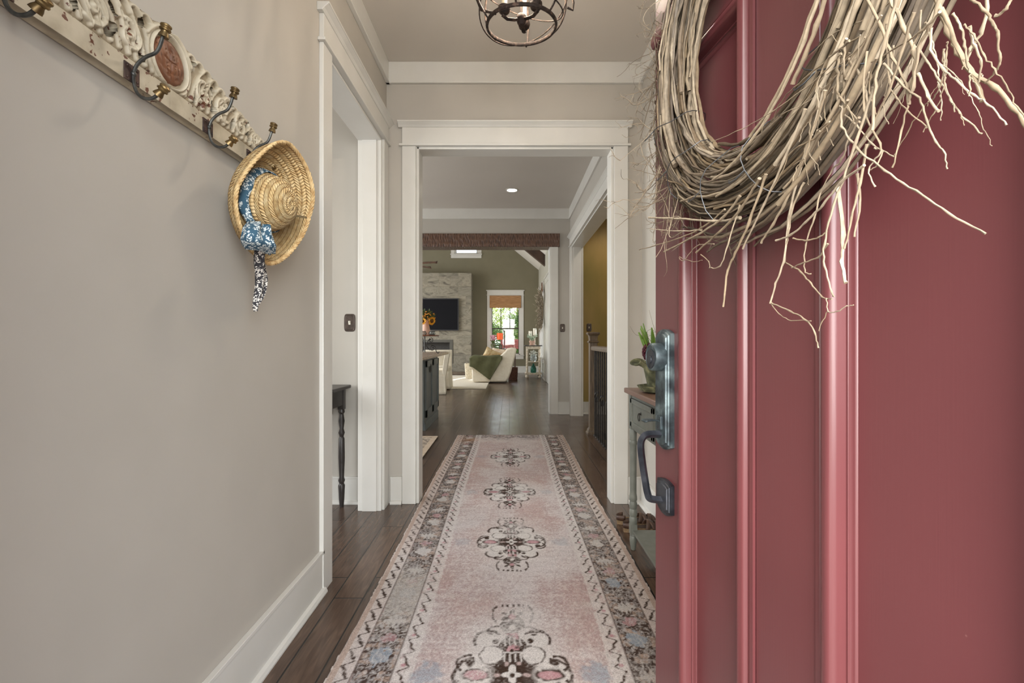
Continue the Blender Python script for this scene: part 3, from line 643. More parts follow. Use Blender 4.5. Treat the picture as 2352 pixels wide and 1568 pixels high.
for mi, y0 in enumerate(med):
    S = 1.0 if mi < 3 else 1.2; W_ = 1.0 if mi < 3 else 1.05
    a = np.abs(U - .62 + (wig - .5) * .012) / W_; dv = V - y0 + (wig2 - .5) * .016; b_ = np.abs(dv) / S
    b_ = np.where(dv > 0, b_, b_ * (1 + .03 * mi))
    def ell(cx, cy, rx, ry): return (np.sqrt(((a - cx) / rx) ** 2 + ((b_ - cy) / ry) ** 2) - 1) * min(rx, ry)
    def ring(cx, cy, rx, ry, w): return np.abs(ell(cx, cy, rx, ry)) - w
    def arc(cx, cy, rx, ry, w, t0, t1):
        an = np.arctan2((b_ - cy) / ry, (a - cx) / rx); m = (an > t0) & (an < t1); return hard(ring(cx, cy, rx, ry, w)) * m
    halo = np.clip(1 - np.sqrt((a / .26) ** 2 + (b_ / .44) ** 2), 0, 1); lay(sm(halo + .35 * (n_mid - .5), .05, .5) * .5, IV)
    blur = sm(ell(0, 0, .17, .20), .03, -.03) * .75; lay(blur, IV)
    w0 = .2 + .1 * (mi >= 2)
    # the brown body: stem, arms and a lobed heart
    heart = np.sqrt((a / .105) ** 2 + (b_ / .10) ** 2) - (1 + .28 * np.cos(8 * np.arctan2(b_ / .10, a / .105)))
    lay(hard(heart * .06, .006), BR, w0); lay(hard(np.maximum(a - .034 - .014 * np.sin(b_ * 60), b_ - .255)), BR, w0); lay(hard(np.maximum(b_ - .028 - .008 * np.sin(a * 95), a - .15)), BR, w0)
    # ivory lobes in the four quarters
    lay(hard(ell(.070, .085, .040, .042), .006), IV); lay(hard(ring(.070, .085, .040, .043, .0035)) * (knot > .3), BR * 1.1, .3)
    # side bracket, scalloped
    lay(hard(ell(.125, .0, .060, .050), .006) * .8, IV); lay(hard(ell(.118, 0, .042, .020)), ROSE, .2); lay(hard(ring(.118, 0, .042, .022, .003)), BR, .2); lay(arc(.118, .0, .070, .072, .0055, -1.3, 1.45), BR, .25); lay(arc(.150, .048, .032, .036, .005, -1.0, 2.0), BR, .3)
    lay(hard(ell(.140, .052, .014, .018)), BR, .3)
    # upper scrolls
    lay(hard(ell(.088, .158, .034, .034), .006) * .9, IV); lay(arc(.088, .158, .046, .046, .0055, -.6, 2.6), BR, .3); lay(hard(ell(.062, .150, .012, .012)), BR, .3); lay(arc(.058, .205, .03, .022, .004, -1.2, 1.9), BR, .4)
    # rose and ivory detail along the stem
    for q_ in (.118, .175): lay(hard(np.maximum(a - .022, np.abs(b_ - q_) - .016)) * sm(speck, .40, .5), ROSE)
    for q_ in (.072, .148): lay(hard(np.maximum(np.abs(np.mod(a, .018) - .009) - .0028, np.abs(b_ - q_) - .020)) * (a < .036), IV)
    lay(hard(np.abs(b_ - .098) - .003) * (a < .034), IV); lay(hard(np.abs(b_ - .2) - .003) * (a < .03), IV); lay(hard(ell(0, .225, .012, .014)), IV)
    star = np.sqrt(a ** 2 + (b_ - .285) ** 2) - .034 - .014 * np.cos(6 * np.arctan2(a, b_ - .285)); lay(hard(star), BR, w0); lay(hard(ell(0, .285, .012, .014)), ROSE); lay(hard(ell(.016, .30, .006, .006)), IV)
    lay(arc(.060, .30, .018, .045, .0038, -1.4, 1.4), BR * 1.15, .5); lay(hard(np.maximum(np.abs(np.mod(a + .011, .022) - .011) - .006, np.abs(b_ - .352) - .008)) * (a < .046), BR * 1.1, .4)
    lay(hard(ell(0, 0, .024, .030) - .008 * np.cos(4 * np.arctan2(b_, a))), IV); lay(hard(ell(0, 0, .009, .010)), BR); lay(hard(ell(.048, 0, .012, .008)), PK); lay(hard(ell(.02, .045, .008, .009)), PK); lay(hard(ell(.085, .02, .008, .007)), IV)
    bl = sm(ell(.275, 0, .045, .05) + (speck - .5) * .06, .012, -.012); lay(bl * (.35 if mi < 3 else .75) * (.6 + .4 * knot), BLUE)
    wear = sm(n_wide + .25 * (knot - .5), .55, .8) if mi < 2 else sm(n_wide + .3 * (knot - .5), .42, .72); inside = sm(ell(0, 0, .24, .42), .05, -.05); lay(wear * inside * (.35 if mi < 2 else .6), IV * .97)
# far end border
bend = (RYB - V); fb_ = ((bend < .16 + .05 * np.abs(np.sin(U * 9))) & (u0 > .20)) * 1.0
lay(fb_ * sm(speck, .36, .52) * .8, cl(110, 98, 92), .3); lay(((bend < .30) & (u0 > .24)) * sm(speck, .48, .6) * .4, cl(132, 130, 132)); lay((bend < .018) * .8, cl(170, 154, 140))
side = u < .285; tri = lambda per, amp, ph: amp * np.sin(2 * math.pi * (V + ph) / per + .9 * np.sin(2 * math.pi * (V + ph) / per))
lay(((u < .285) & (u > .215)) * sm(speck, .1, .5) * .75, IV); lay((u < .08) * .65, IV * .98); far = 1 - near
lay((u < .08) * .5 * far, PEACH); lay((u0 < .026) * .7, PEACH * .92); lay((u0 < .007) * .6, IV)
lay(hard(np.abs(u - .050 - tri(.084, .017, .0) + jit) - .0052), BR, .55); lay(hard(np.hypot(u - .058, np.mod(V, .084) - .03) - .008) * (u < .08), BR, .6)
lay(hard(np.abs(u - .248 - tri(.084, .016, .03) + jit) - .0046) * (side & (u > .218)), BR * 1.25, .6); lay(hard(np.hypot(u - .243, np.mod(V + .04, .168) - .03) - .009), ROSE, .4)
bor = ((u > .083) & (u < .213)) * 1.0
lay(bor * .95, BR); vein = np.abs(speck - .5); lay(bor * sm(vein, .035, .01) * .8, IV * .85); lay(bor * sm(knot, .58, .75) * .45, IV * .8); lay(bor * sm(wig, .60, .66) * .65, cl(176, 156, 144)); lay(bor * sm(wig2, .64, .7) * .5, PEACH)
per = .42
for k in range(12):
    for s_, o_ in ((0, 0), (1, .1)):
        yc = 1.3 + per * k + o_; uc = .15; sel = ((U < .62) if s_ == 0 else (U > .62)) * bor
        r_ = np.sqrt(((u - uc) / .036) ** 2 + ((V - yc + (wig2 - .5) * .03) / .046) ** 2) + (speck - .5) * .9; lay((r_ < 1) * sel * .8, IV if k not in (1, 2) else BLUE * 1.15, .3)
        dvv = V - yc - .21 + (wig2 - .5) * .02; leafm = (np.abs(dvv) < .035 * (1 - np.abs(u - uc) / .05) * (1 + .5 * np.cos((u - uc) * 320))) ; lay(leafm * sel * .85, IV * .93, .3)
        sp2 = np.sqrt(((u - uc) / .028) ** 2 + ((V - yc - .105) / .03) ** 2) + (speck - .5) * 1.1; lay((sp2 < 1) * sel * .7, ROSE, .4)
lay(bor * (U < .62) * sm(.9 * np.exp(-((V - 2.12) / .30) ** 2) + .35 * (knot - .5) + .3 * (n_wide - .5), .35, .75) * .8, cl(184, 178, 172))
lay(bor * sm(n_big + .35 * (knot - .5), .50, .85) * .45, cl(176, 168, 162)); lay(bor * near * sm(knot2 + .3 * n_wide, .62, .9) * .5, cl(190, 186, 186))
for uc in (.081, .215): lay(hard(np.abs(u0 - uc) - .0020, .003), BR)
gr = 1 + .22 * (knot - .5) + .12 * (n_row - .5); col *= .93; col *= gr[..., None]
spot_o = np.exp(-(((U - .17) / .10) ** 2 + ((V - 5.4) / .12) ** 2)); lay(spot_o * .35, cl(176, 120, 70))
X = RXA + U - .006 * np.sin(V * 2.1) * 1; Z = .008 + .0012 * np.sin(V * 3 + U * 5)
edge = (u < .001) | (V <= RYA + 1e-6) | (V >= RYB - 1e-6); Z = np.where(edge, .001, Z)
Xe = X + np.where(u < .02, (n_mid - .5) * .004, 0)
vs = np.stack([Xe, V, Z], -1).reshape(-1, 3)
I = np.arange((ny + 1) * (nx + 1)).reshape(ny + 1, nx + 1)
fs = np.stack([I[:-1, :-1], I[:-1, 1:], I[1:, 1:], I[1:, :-1]], -1).reshape(-1, 4)
def np_mesh(name, vs, fs, mat, loc, colors=None, parent=None):
    me = bpy.data.meshes.new(name); me.vertices.add(len(vs)); me.vertices.foreach_set('co', (vs - np.array(loc)).astype(np.float32).ravel())
    me.loops.add(fs.size); me.loops.foreach_set('vertex_index', fs.ravel().astype(np.int32)); me.polygons.add(len(fs))
    me.polygons.foreach_set('loop_start', (np.arange(len(fs)) * 4).astype(np.int32)); me.polygons.foreach_set('loop_total', np.full(len(fs), 4, np.int32))
    me.polygons.foreach_set('use_smooth', np.ones(len(fs), bool)); me.update(calc_edges=True)
    if colors is not None:
        ca_ = me.color_attributes.new('dye', 'FLOAT_COLOR', 'POINT'); ca_.data.foreach_set('color', np.concatenate([colors.reshape(-1, 3), np.ones((len(vs), 1))], 1).astype(np.float32).ravel())
    me.materials.append(mat); o = bpy.data.objects.new(name, me); C.objects.link(o)
    if parent is not None: o.parent = parent
    else: o.location = loc
    return o
def rug_mat():
    m, nt, b = new_mat('worn_wool_pile', .95, spec=.1)
    a = N(nt, 'Attribute'); a.attribute_name = 'dye'
    co = coords(nt); w1 = N(nt, 'TexWave', Scale=105); w1.bands_direction = 'Y'; w1.inputs['Distortion'].default_value = 3; w1.inputs['Detail Scale'].default_value = 8; L(nt, co, w1.inputs['Vector'])
    mp = N(nt, 'Mapping'); L(nt, co, mp.inputs[0]); mp.inputs['Scale'].default_value = (170, 330, 1)
    n = N(nt, 'TexNoise', Scale=1, Detail=3); L(nt, mp.outputs[0], n.inputs['Vector'])
    k = ramp(nt, n.outputs[0], [(.34, (.66, .65, .64)), (.5, (1, 1, 1)), (.66, (1.18, 1.18, 1.18))])
    c = mixc(nt, .9, a.outputs['Color'], k, 'MULTIPLY'); k2 = ramp(nt, w1.outputs[0], [(0, (.86, .86, .86)), (1, (1.06, 1.06, 1.06))]); c = mixc(nt, .6, c, k2, 'MULTIPLY')
    L(nt, c, b.inputs['Base Color']); bump(nt, b, n.outputs[0], .5, .002); return m
ro = np_mesh('runner_rug', vs, fs, rug_mat(), (0, 3.4, 0), col)
tag(ro, 'long faded pink runner with brown medallions down the middle of the hallway floor', 'rug')
# ------------------------------------------------------------------ carved coat rack on the left wall
def cream_mat():
    m, nt, b = new_mat('worn_cream_paint', .55)
    co = coords(nt); g = N(nt, 'NewGeometry'); n = N(nt, 'TexNoise', Scale=22, Detail=6); L(nt, co, n.inputs['Vector'])
    n2 = N(nt, 'TexNoise', Scale=70, Detail=4); L(nt, co, n2.inputs['Vector'])
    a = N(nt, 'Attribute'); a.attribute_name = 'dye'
    base = ramp(nt, n.outputs[0], [(.3, srgb(176, 165, 142)), (.6, srgb(204, 194, 172))])
    big = N(nt, 'TexNoise', Scale=9, Detail=3); L(nt, co, big.inputs['Vector'])
    mm = N(nt, 'Math', operation='MULTIPLY'); L(nt, n2.outputs[0], mm.inputs[0]); L(nt, big.outputs[0], mm.inputs[1])
    chip = ramp(nt, mm.outputs[0], [(.375, (0, 0, 0)), (.39, (1, 1, 1))])
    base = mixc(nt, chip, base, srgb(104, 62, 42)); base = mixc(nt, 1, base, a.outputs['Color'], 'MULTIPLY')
    L(nt, base, b.inputs['Base Color']); bump(nt, b, n2.outputs[0], .15, .001); return m
M['cream'] = cream_mat()
RK0, RK1, RKC, RZ0 = .632, 1.702, 1.167, 1.69
rack = thing('coat_rack', (XL, RKC, RZ0), 'carved cream painted wooden coat rack with iron hooks on the left wall', 'coat rack')
du = .0017; ss = np.arange(0, .535 + du, du); zz = np.arange(0, .192, du)
S_, Zg = np.meshgrid(ss, zz)
def poly_top(s): return np.interp(s, [0, .03, .08, .12, .2, .26, .32, .38, .43, .47, .5, .535], [.186, .186, .180, .178, .160, .140, .135, .112, .108, .078, .05, .012])
top = poly_top(S_) + .004 * np.abs(np.sin(S_ * 62)) - .002
H = np.full(S_.shape, .0115)
def stroke(P, w0, w1, amp, mode='max'):
    global H
    P = np.array(P); k = len(P); best = np.full(S_.shape, -9.0)
    for i, (x, z) in enumerate(P):
        w = w0 + (w1 - w0) * i / (k - 1); m = (np.abs(S_ - x) < w * 1.3) & (np.abs(Zg - z) < w * 1.3)
        d = np.hypot(S_[m] - x, Zg[m] - z) / w; h = np.where(d < 1, np.sqrt(np.clip(1 - d * d, 0, 1)) * amp, -9); best[m] = np.maximum(best[m], h)
    if mode == 'max': H = np.where(best > -1, np.maximum(H, .010 + best), H)
    else: H = np.where(best > -1, H - best, H)
def bez(a, b, c, n=60):
    t = np.linspace(0, 1, n)[:, None]; a, b, c = map(np.array, (a, b, c)); return (1 - t) ** 2 * a + 2 * t * (1 - t) * b + t * t * c
def spiral(cx, cz, r0, turns, a0, s=1, n=110):
    t = np.linspace(0, 1, n); r = r0 * (1 - .82 * t); a = a0 + s * t * turns * 2 * np.pi; return np.stack([cx + r * np.cos(a), cz + r * np.sin(a)], 1)
zb = .052
for cx, cz, r0, sg in ((.125, .098, .034, 1), (.215, .102, .036, -1), (.305, .092, .034, 1), (.385, .082, .026, -1), (.448, .070, .020, 1)):
    stroke(spiral(cx, cz, r0, 1.35, 1.2 if sg > 0 else -1.0, sg), r0 * .20, r0 * .11, .012); stroke(spiral(cx, cz, r0 * 1.2, .55, .4 if sg > 0 else -.2, sg), r0 * .10, r0 * .07, .009); stroke(spiral(cx, cz, r0 * .98, 1.3, 1.2 if sg > 0 else -1.0, sg), .0012, .0008, .005, 'cut')
    stroke([(cx, cz)] * 2, r0 * .24, r0 * .24, .012)
for k in range(19):     # acanthus fronds sweeping up and outwards
    x0 = .055 + k * .0235; lean = .05 + .012 * (k % 3); zt = float(poly_top(min(x0 + lean, .53))) - .005
    if zt < zb + .012: continue
    stroke(bez((x0, zb + .008), (x0 + lean * .2, (zt + zb) / 2 + .02), (x0 + lean, zt)), .0055, .0028, .009 + .002 * (k % 2))
    stroke(bez((x0, zb + .008), (x0 + lean * .2, (zt + zb) / 2 + .02), (x0 + lean, zt)), .0012, .0008, .006, 'cut')
for k in range(14):
    x0 = .075 + k * .032; zt = float(poly_top(min(x0, .53)))
    if zt > zb + .03: stroke(bez((x0 - .018, zt - .022), (x0, zt + .004), (x0 + .018, zt - .014)), .007, .0045, .0105)
for rr, am in ((.062, .012), (.072, .009)):
    a = np.linspace(-2.0, 2.1, 140); stroke(np.stack([rr * np.cos(a), .113 + rr * np.sin(a)], 1), .005, .005, am)
stroke(bez((.0, .19), (.05, .182), (.075, .14)), .008, .006, .012); stroke(bez((.50, .05), (.40, .11), (.25, .135)), .005, .003, .011); stroke(bez((.53, .02), (.47, .09), (.40, .11)), .004, .003, .010)
flat = Zg < zb; H = np.where(flat, .0165 + .0006 * np.sin(S_ * 30), H); H = np.where(np.abs(Zg - zb) < .0022, .010, H)
ov = np.hypot(S_ / .055, (Zg - .113) / .052) < 1; H = np.where(ov, .010, H)
hole = np.zeros(S_.shape, bool)
for cx, cz, rx, rz, tl in ((.172, .082, .010, .020, .5), (.168, .128, .007, .014, -.4), (.262, .080, .009, .017, -.4), (.258, .125, .007, .013, .4), (.35, .078, .008, .016, .4), (.342, .112, .006, .010, -.3), (.42, .072, .006, .012, -.2), (.48, .058, .006, .008, 0), (.092, .070, .008, .009, 0), (.088, .152, .008, .011, .3)):
    c_, s_ = math.cos(tl), math.sin(tl); p = (S_ - cx) * c_ + (Zg - cz) * s_; q = -(S_ - cx) * s_ + (Zg - cz) * c_; hole |= ((p / rx) ** 2 + (q / rz) ** 2 < 1)
HH_ = H.copy()
for _ in range(1): HH_[1:-1, 1:-1] = (HH_[1:-1, 1:-1] * 2 + HH_[:-2, 1:-1] + HH_[2:, 1:-1] + HH_[1:-1, :-2] + HH_[1:-1, 2:]) / 6
keep = (Zg <= top) & ~hole
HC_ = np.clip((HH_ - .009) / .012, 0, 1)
def rack_half(sg):
    idx = np.arange(S_.size).reshape(S_.shape); a, b_, c_, d_ = idx[:-1, :-1], idx[:-1, 1:], idx[1:, 1:], idx[1:, :-1]
    kq = keep[:-1, :-1] & keep[:-1, 1:] & keep[1:, 1:] & keep[1:, :-1]
    q = np.stack([a[kq], b_[kq], c_[kq], d_[kq]], -1)
    front = np.stack([XL + .014 + HH_, RKC + sg * S_, RZ0 + Zg], -1).reshape(-1, 3); back = front.copy(); back[:, 0] = XL + .003
    # side faces where a kept cell borders an empty one
    pad = np.zeros((kq.shape[0] + 2, kq.shape[1] + 2), bool); pad[1:-1, 1:-1] = kq; n0 = S_.size; sides = []
    for (dy, dx, e0, e1) in ((0, -1, a, d_), (0, 1, b_, c_), (-1, 0, a, b_), (1, 0, d_, c_)):
        nb = pad[1 + dy:1 + dy + kq.shape[0], 1 + dx:1 + dx + kq.shape[1]]; m = kq & ~nb; sides.append(np.stack([e0[m], e1[m], e1[m] + n0, e0[m] + n0], -1))
    return np.concatenate([front, back]), np.concatenate([q, q[:, ::-1] + n0] + sides)
v1, f1 = rack_half(1); v2, f2 = rack_half(-1)
vs = np.concatenate([v1, v2]); fs = np.concatenate([f1, f2 + len(v1)])
g_ = np.concatenate([HC_.ravel(), HC_.ravel() * 0 + .6]); g_ = np.concatenate([g_, g_]); relief_tint = np.stack([.38 + .62 * g_, .32 + .68 * g_, .24 + .76 * g_], -1)  # browner and darker where the carving lies low
np_mesh('carved_panel', vs, fs, M['cream'], (XL, RKC, RZ0), relief_tint, rack)
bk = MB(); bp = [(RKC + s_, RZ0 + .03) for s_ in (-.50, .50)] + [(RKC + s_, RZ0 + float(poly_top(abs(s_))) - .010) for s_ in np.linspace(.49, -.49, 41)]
bk.prism(bp, 'x', XL + .0004, XL + .0028); bk.build('hole_shade_panel', M['blackiron'], rack, smooth=False)  # added dark sheet that puts shade behind the pierced carving
M['copper'] = simple('brown_carved_wood', srgb(88, 52, 34), srgb(128, 82, 54), 25, .5)
cb = MB(); rows = []
for i in range(15):
    r = 1 - i / 14; row = []
    for j in range(36):
        a = 2 * math.pi * j / 36; y, z = .055 * r * math.cos(a), .052 * r * math.sin(a)
        gv = abs(math.sin((y * 1.2 + z * .25) * 190)); h = .026 + .007 * math.sqrt(max(0, 1 - r * r)) - .003 * (gv < .28) - .002 * (abs(math.sin((z - y * y * 8) * 120)) < .2)
        row.append((XL + h, RKC + y, RZ0 + .113 + z))
    rows.append(row)
cb.grid(rows, cv=True); cb.build('oval_medallion', M['copper'], rack)
M['iron'] = simple('grey_hook_iron', srgb(62, 62, 60), srgb(92, 92, 88), 60, .45, .7)
M['brass'] = simple('aged_brass', srgb(92, 74, 48), srgb(136, 114, 76), 40, .4, .8)
M['rust'] = simple('dark_rusty_plate', srgb(50, 40, 38), srgb(84, 62, 54), 50, .6, .4)
xf = XL + .031
def hook(y):
    h = MB(); o = lambda dx, z: (xf + dx, y, z)
    h.tube(spline([o(.004, 1.708), o(.012, 1.728), o(.030, 1.744), o(.052, 1.754), o(.062, 1.770), o(.068, 1.790)], 5), .0036, 8)
    h.tube(spline([o(.004, 1.712), o(.005, 1.690), o(.012, 1.668), o(.026, 1.656), o(.044, 1.655), o(.058, 1.664)], 5), .0036, 8)
    h.ball((xf + .004, y, 1.708), .006, 6); ho = h.build('hook', M['iron'], rack)
    p = MB(); p.box(xf - .001, xf + .002, y - .021, y + .021, 1.689, 1.727)
    for a in (-.014, .014):
        for b_ in (1.696, 1.720): p.ball((xf + .002, y + a, b_), .0028, 4)
    p.build('mounting_plate', M['rust'], ho, bevel=.001)
    for (dx, z, tilt) in ((.069, 1.788, .25), (.056, 1.662, .8)):
        T = Matrix.Rotation(tilt, 4, 'Y'); k = MB()
        k.lathe([(0, 0), (.0105, 0), (.0095, .005), (.007, .011), (.0072, .013), (.0105, .014), (.0115, .017), (.0095, .0195), (.0098, .021), (.0112, .023), (.0108, .026), (.006, .029), (0, .0295)], (xf + dx, y, z), 18, T); k.build('knob', M['brass'], ho)
for y in (.776, 1.046, 1.31, 1.525): hook(y)

# ------------------------------------------------------------------ straw hat
def straw_mat():
    m, nt, b = new_mat('woven_raffia', .8)
    a = N(nt, 'Attribute'); a.attribute_name = 'braid'; sx = N(nt, 'SeparateXYZ'); L(nt, a.outputs['Vector'], sx.inputs[0])
    # herringbone: diagonal strands that flip direction on every braid row
    def mth(op, x, y=None):
        n = N(nt, 'Math', operation=op)
        for i, q in enumerate((x, y)):
            if q is None: continue
            if isinstance(q, (int, float)): n.inputs[i].default_value = q
            else: L(nt, q, n.inputs[i])
        return n.outputs[0]
    v = mth('MULTIPLY', sx.outputs[1], 78.0); fr = mth('PINGPONG', v, 1.0)
    di = mth('ADD', mth('MULTIPLY', sx.outputs[0], 95.0), mth('MULTIPLY', fr, 1.1)); st_ = mth('ABSOLUTE', mth('SINE', mth('MULTIPLY', di, 3.1416)))
    co = coords(nt); n = N(nt, 'TexNoise', Scale=55, Detail=5); L(nt, co, n.inputs['Vector'])
    c = ramp(nt, n.outputs[0], [(.3, srgb(186, 150, 98)), (.5, srgb(208, 178, 126)), (.7, srgb(224, 200, 154))])
    rowd = mth('ABSOLUTE', mth('SINE', mth('MULTIPLY', v, 3.1416))); c = mixc(nt, 1, c, ramp(nt, rowd, [(0, (.45, .36, .26)), (.45, (1, 1, 1))]), 'MULTIPLY')
    k = ramp(nt, st_, [(0, (.52, .44, .34)), (.35, (1, 1, 1))]); L(nt, mixc(nt, .8, c, k, 'MULTIPLY'), b.inputs['Base Color'])
    hsum = mth('ADD', mth('ADD', st_, rowd), mth('MULTIPLY', n.outputs[0], .5)); bump(nt, b, hsum, .9, .003); return m
def daisy_mat(name, bgc, fg):
    m, nt, b = new_mat(name, .85); co = coords(nt)
    v = N(nt, 'TexVoronoi', Scale=85); L(nt, co, v.inputs['Vector']); v2 = N(nt, 'TexVoronoi', Scale=250); L(nt, co, v2.inputs['Vector'])
    mp = ramp(nt, v.outputs[0], [(.0, (0, 0, 0)), (.13, (0, 0, 0)), (.16, (1, 1, 1)), (.55, (1, 1, 1)), (.60, (0, 0, 0))])
    pet = ramp(nt, v2.outputs[0], [(.5, (1, 1, 1)), (.58, (0, 0, 0))])
    f = mixc(nt, 1, mp, pet, 'MULTIPLY'); L(nt, mixc(nt, f, bgc, fg), b.inputs['Base Color']); return m
hat = thing('straw_hat', (XL + .06, 1.53, 1.40), 'straw sun hat with a floral scarf hanging at the end of the coat rack', 'hat')
A = Vector((.96, -.22, -.13)).normalized(); Vv = (Vector((0, 0, 1)) - A * A.z).normalized(); Uu = Vv.cross(A).normalized()   # Uu horizontal in the brim plane
HCc = Vector((-.770, 1.488, 1.556))
prof = []     # (radius, height) from the crown centre outwards
for t in np.linspace(0, 1, 30): prof.append((.088 * math.sin(t * math.pi / 2) ** .85, .112 * max(0, 1 - (math.sin(t * math.pi / 2) ** .85) ** 2.8) ** .55 if t < 1 else 0.0))
nb = 46
for t in np.linspace(0, 1, nb)[1:]: prof.append((.086 + .098 * t, t))
NJ = 150; rows = []; br = []; s_len = 0; arc = 0; prev = None
def hat_pt(i, a, inset=0):
    r, h = prof[i]
    if i < 30: pass
    else:
        t = h; ca_, sa_ = math.cos(a), math.sin(a)
        # brim curls towards the viewer, most on the near (-U) and top sides
        curl = .044 + .018 * max(0, -ca_) ** 2 + .040 * max(0, sa_) + .010 * math.sin(3 * a + 1)
        h = curl * t ** 2.1 - .006 * math.sin(math.pi * t)
        r = .086 + (.098 - .020 * max(0, -ca_)) * math.sin(min(t, 1) * 1.35) / math.sin(1.35)
    return r, h
for i in range(len(prof)):
    row = []
    for j in range(NJ):
        a = 2 * math.pi * j / NJ; r, h = hat_pt(i, a); row.append(HCc + Uu * (r * math.cos(a) * .92) + Vv * (r * math.sin(a) * 1.0) + A * h)
    if prev is not None: arc += (row[0] - prev).length if i >= 1 else 0
    prev = row[0]; br.append([(j / NJ * 2 * math.pi * max(r, .03), arc + j / NJ * .0128) for j in range(NJ)]); rows.append(row)
# ridge of every braid row
NR = len(rows); P0 = np.array([[tuple(p) for p in r] for r in rows]); nrmv = np.zeros_like(P0)
for i in range(NR):
    du_ = P0[min(i + 1, NR - 1)] - P0[max(i - 1, 0)]; dv_ = np.roll(P0[i], -1, 0) - np.roll(P0[i], 1, 0); nn = np.cross(du_, dv_); ln = np.linalg.norm(nn, axis=1); ln[ln == 0] = 1; nrmv[i] = nn / ln[:, None]
sg = np.sign((nrmv[20] @ np.array(A)).mean()) or 1
for i in range(NR):
    arcs = np.array([b_[1] for b_ in br[i]])
    P0[i] += (sg * nrmv[i]) * (.0024 * np.abs(np.sin(np.pi * arcs / .0128)))[:, None] + np.random.normal(0, .0003, (NJ, 3))
hb = MB(); hb.grid([[tuple(p) for p in r] for r in P0], cv=True)
M['straw'] = straw_mat(); hm = hb.build('hat_body', M['straw'], hat, angle=80, recalc=False, solid=.003)
at_ = hm.data.attributes.new('braid', 'FLOAT_VECTOR', 'POINT'); at_.data.foreach_set('vector', np.array([(u_, v_, 0) for r in br for (u_, v_) in r], dtype=np.float32).ravel())
eb = MB(); edge_p = [Vector(P0[-1][j]) + A * .002 for j in range(NJ)]
for ph in (0, 2.09, 4.19):      # plaited rim of three strands
    Q = []
    for j, p in enumerate(edge_p): a = j / NJ * 2 * math.pi * 30 + ph; Q.append(p + A * (.0035 * math.cos(a)) + (p - HCc).normalized() * (.0035 * math.sin(a)))
    eb.tube(Q, .0036, 6, closed=True)
M['straw2'] = simple('raffia_rim', srgb(178, 142, 92), srgb(216, 188, 138), 55, .8, bs=.5, bd=.002)
eb.build('rim_braid', M['straw2'], hat, recalc=False)
M['daisy'] = daisy_mat('navy_daisy_cotton', srgb(50, 84, 104), srgb(214, 222, 220)); M['daisy2'] = daisy_mat('black_daisy_cotton', srgb(48, 46, 50), srgb(226, 220, 210))
sc = MB(); rows = []
for j in range(80):
    a = 2 * math.pi * j / 80; row = []
    for k in range(7):
        t = k / 6; r = .089 + .008 * math.sin(math.pi * t) + .002 * math.sin(9 * a + 4 * t) + .010 * max(0, math.cos(a - math.pi)) * math.sin(math.pi * t); h = .004 + .034 * t + .003 * math.sin(5 * a)
        row.append(HCc + Uu * (r * math.cos(a) * .92) + Vv * (r * math.sin(a)) + A * h)
    rows.append(row)
sc.grid(rows, cu=True); sco = sc.build('scarf_band', M['daisy'], hat, solid=.0015, recalc=False)
def cloth_strip(c0, pts, widths, folds, name, mat, parent, amp=.006):
    mb = MB(); Q = spline(pts, 8); k = len(Q); rows = []
    for i, p in enumerate(Q):
        t = i / (k - 1); w_ = float(np.interp(t, np.linspace(0, 1, len(widths)), widths)); row = []
        for j in range(15):
            s_ = j / 14 - .5; row.append(p + c0 * (s_ * w_) + Vector((1, -.5, 0)).normalized() * (amp * math.sin(folds * s_ * 6.28 + 3 * t) + .003 * math.sin(9 * t + s_ * 5)))
        rows.append(row)
    mb.grid(rows); return mb.build(name, mat, parent, solid=.0012, recalc=False)
side = Vector((.45, .89, 0)).normalized()
def hp(px, py, x):      # point at wall distance x
    Y = -x * F / (CX - px); return at(px, py, Y)
k0 = hp(590, 520, -.715); cloth_strip(side, [hp(588, 508, -.705), hp(585, 530, -.685), hp(594, 556, -.68), hp(600, 578, -.70)], [.035, .075, .10, .085], 1.5, 'scarf_knot', M['daisy'], sco, .007)
cloth_strip(side, [hp(612, 515, -.705), hp(618, 540, -.70), hp(622, 565, -.705), hp(616, 584, -.71)], [.02, .035, .03, .02], 1, 'scarf_bow', M['daisy'], sco, .005)
cloth_strip(side, [hp(598, 565, -.715), hp(598, 600, -.735), hp(602, 640, -.75), hp(597, 675, -.76), hp(590, 700, -.765), hp(588, 715, -.765)], [.035, .042, .048, .034, .014, .008], 1.3, 'scarf_tail', M['daisy2'], sco, .006)

# ------------------------------------------------------------------ pendant lantern in the foyer
def rust_mat():
    m, nt, b = new_mat('rusty_lantern_iron', .7, .5); co = coords(nt); n = N(nt, 'TexNoise', Scale=60, Detail=6); L(nt, co, n.inputs['Vector'])
    L(nt, ramp(nt, n.outputs[0], [(.3, srgb(34, 27, 24)), (.55, srgb(60, 48, 42)), (.72, srgb(112, 90, 78))]), b.inputs['Base Color']); bump(nt, b, n.outputs[0], .7, .003); return m
M['lantern'] = rust_mat(); M['sleeve'] = simple('cream_candle_sleeve', srgb(226, 208, 176), None, rough=.5)
def bulb_mat(name, col, st):
    m = bpy.data.materials.new(name); m.use_nodes = True; nt = m.node_tree; b = nt.nodes['Principled BSDF']; b.inputs['Emission Color'].default_value = (*col, 1); b.inputs['Emission Strength'].default_value = st; b.inputs['Base Color'].default_value = (*col, 1); return m
M['bulb'] = bulb_mat('warm_bulb', (1, .78, .5), 14)
LC = Vector((.05, 2.0, 2.575)); LR = .204
lan = thing('orb_chandelier', (LC.x, LC.y, 2.40), 'rusty iron orb chandelier with candle sleeves hanging from the foyer ceiling', 'chandelier')
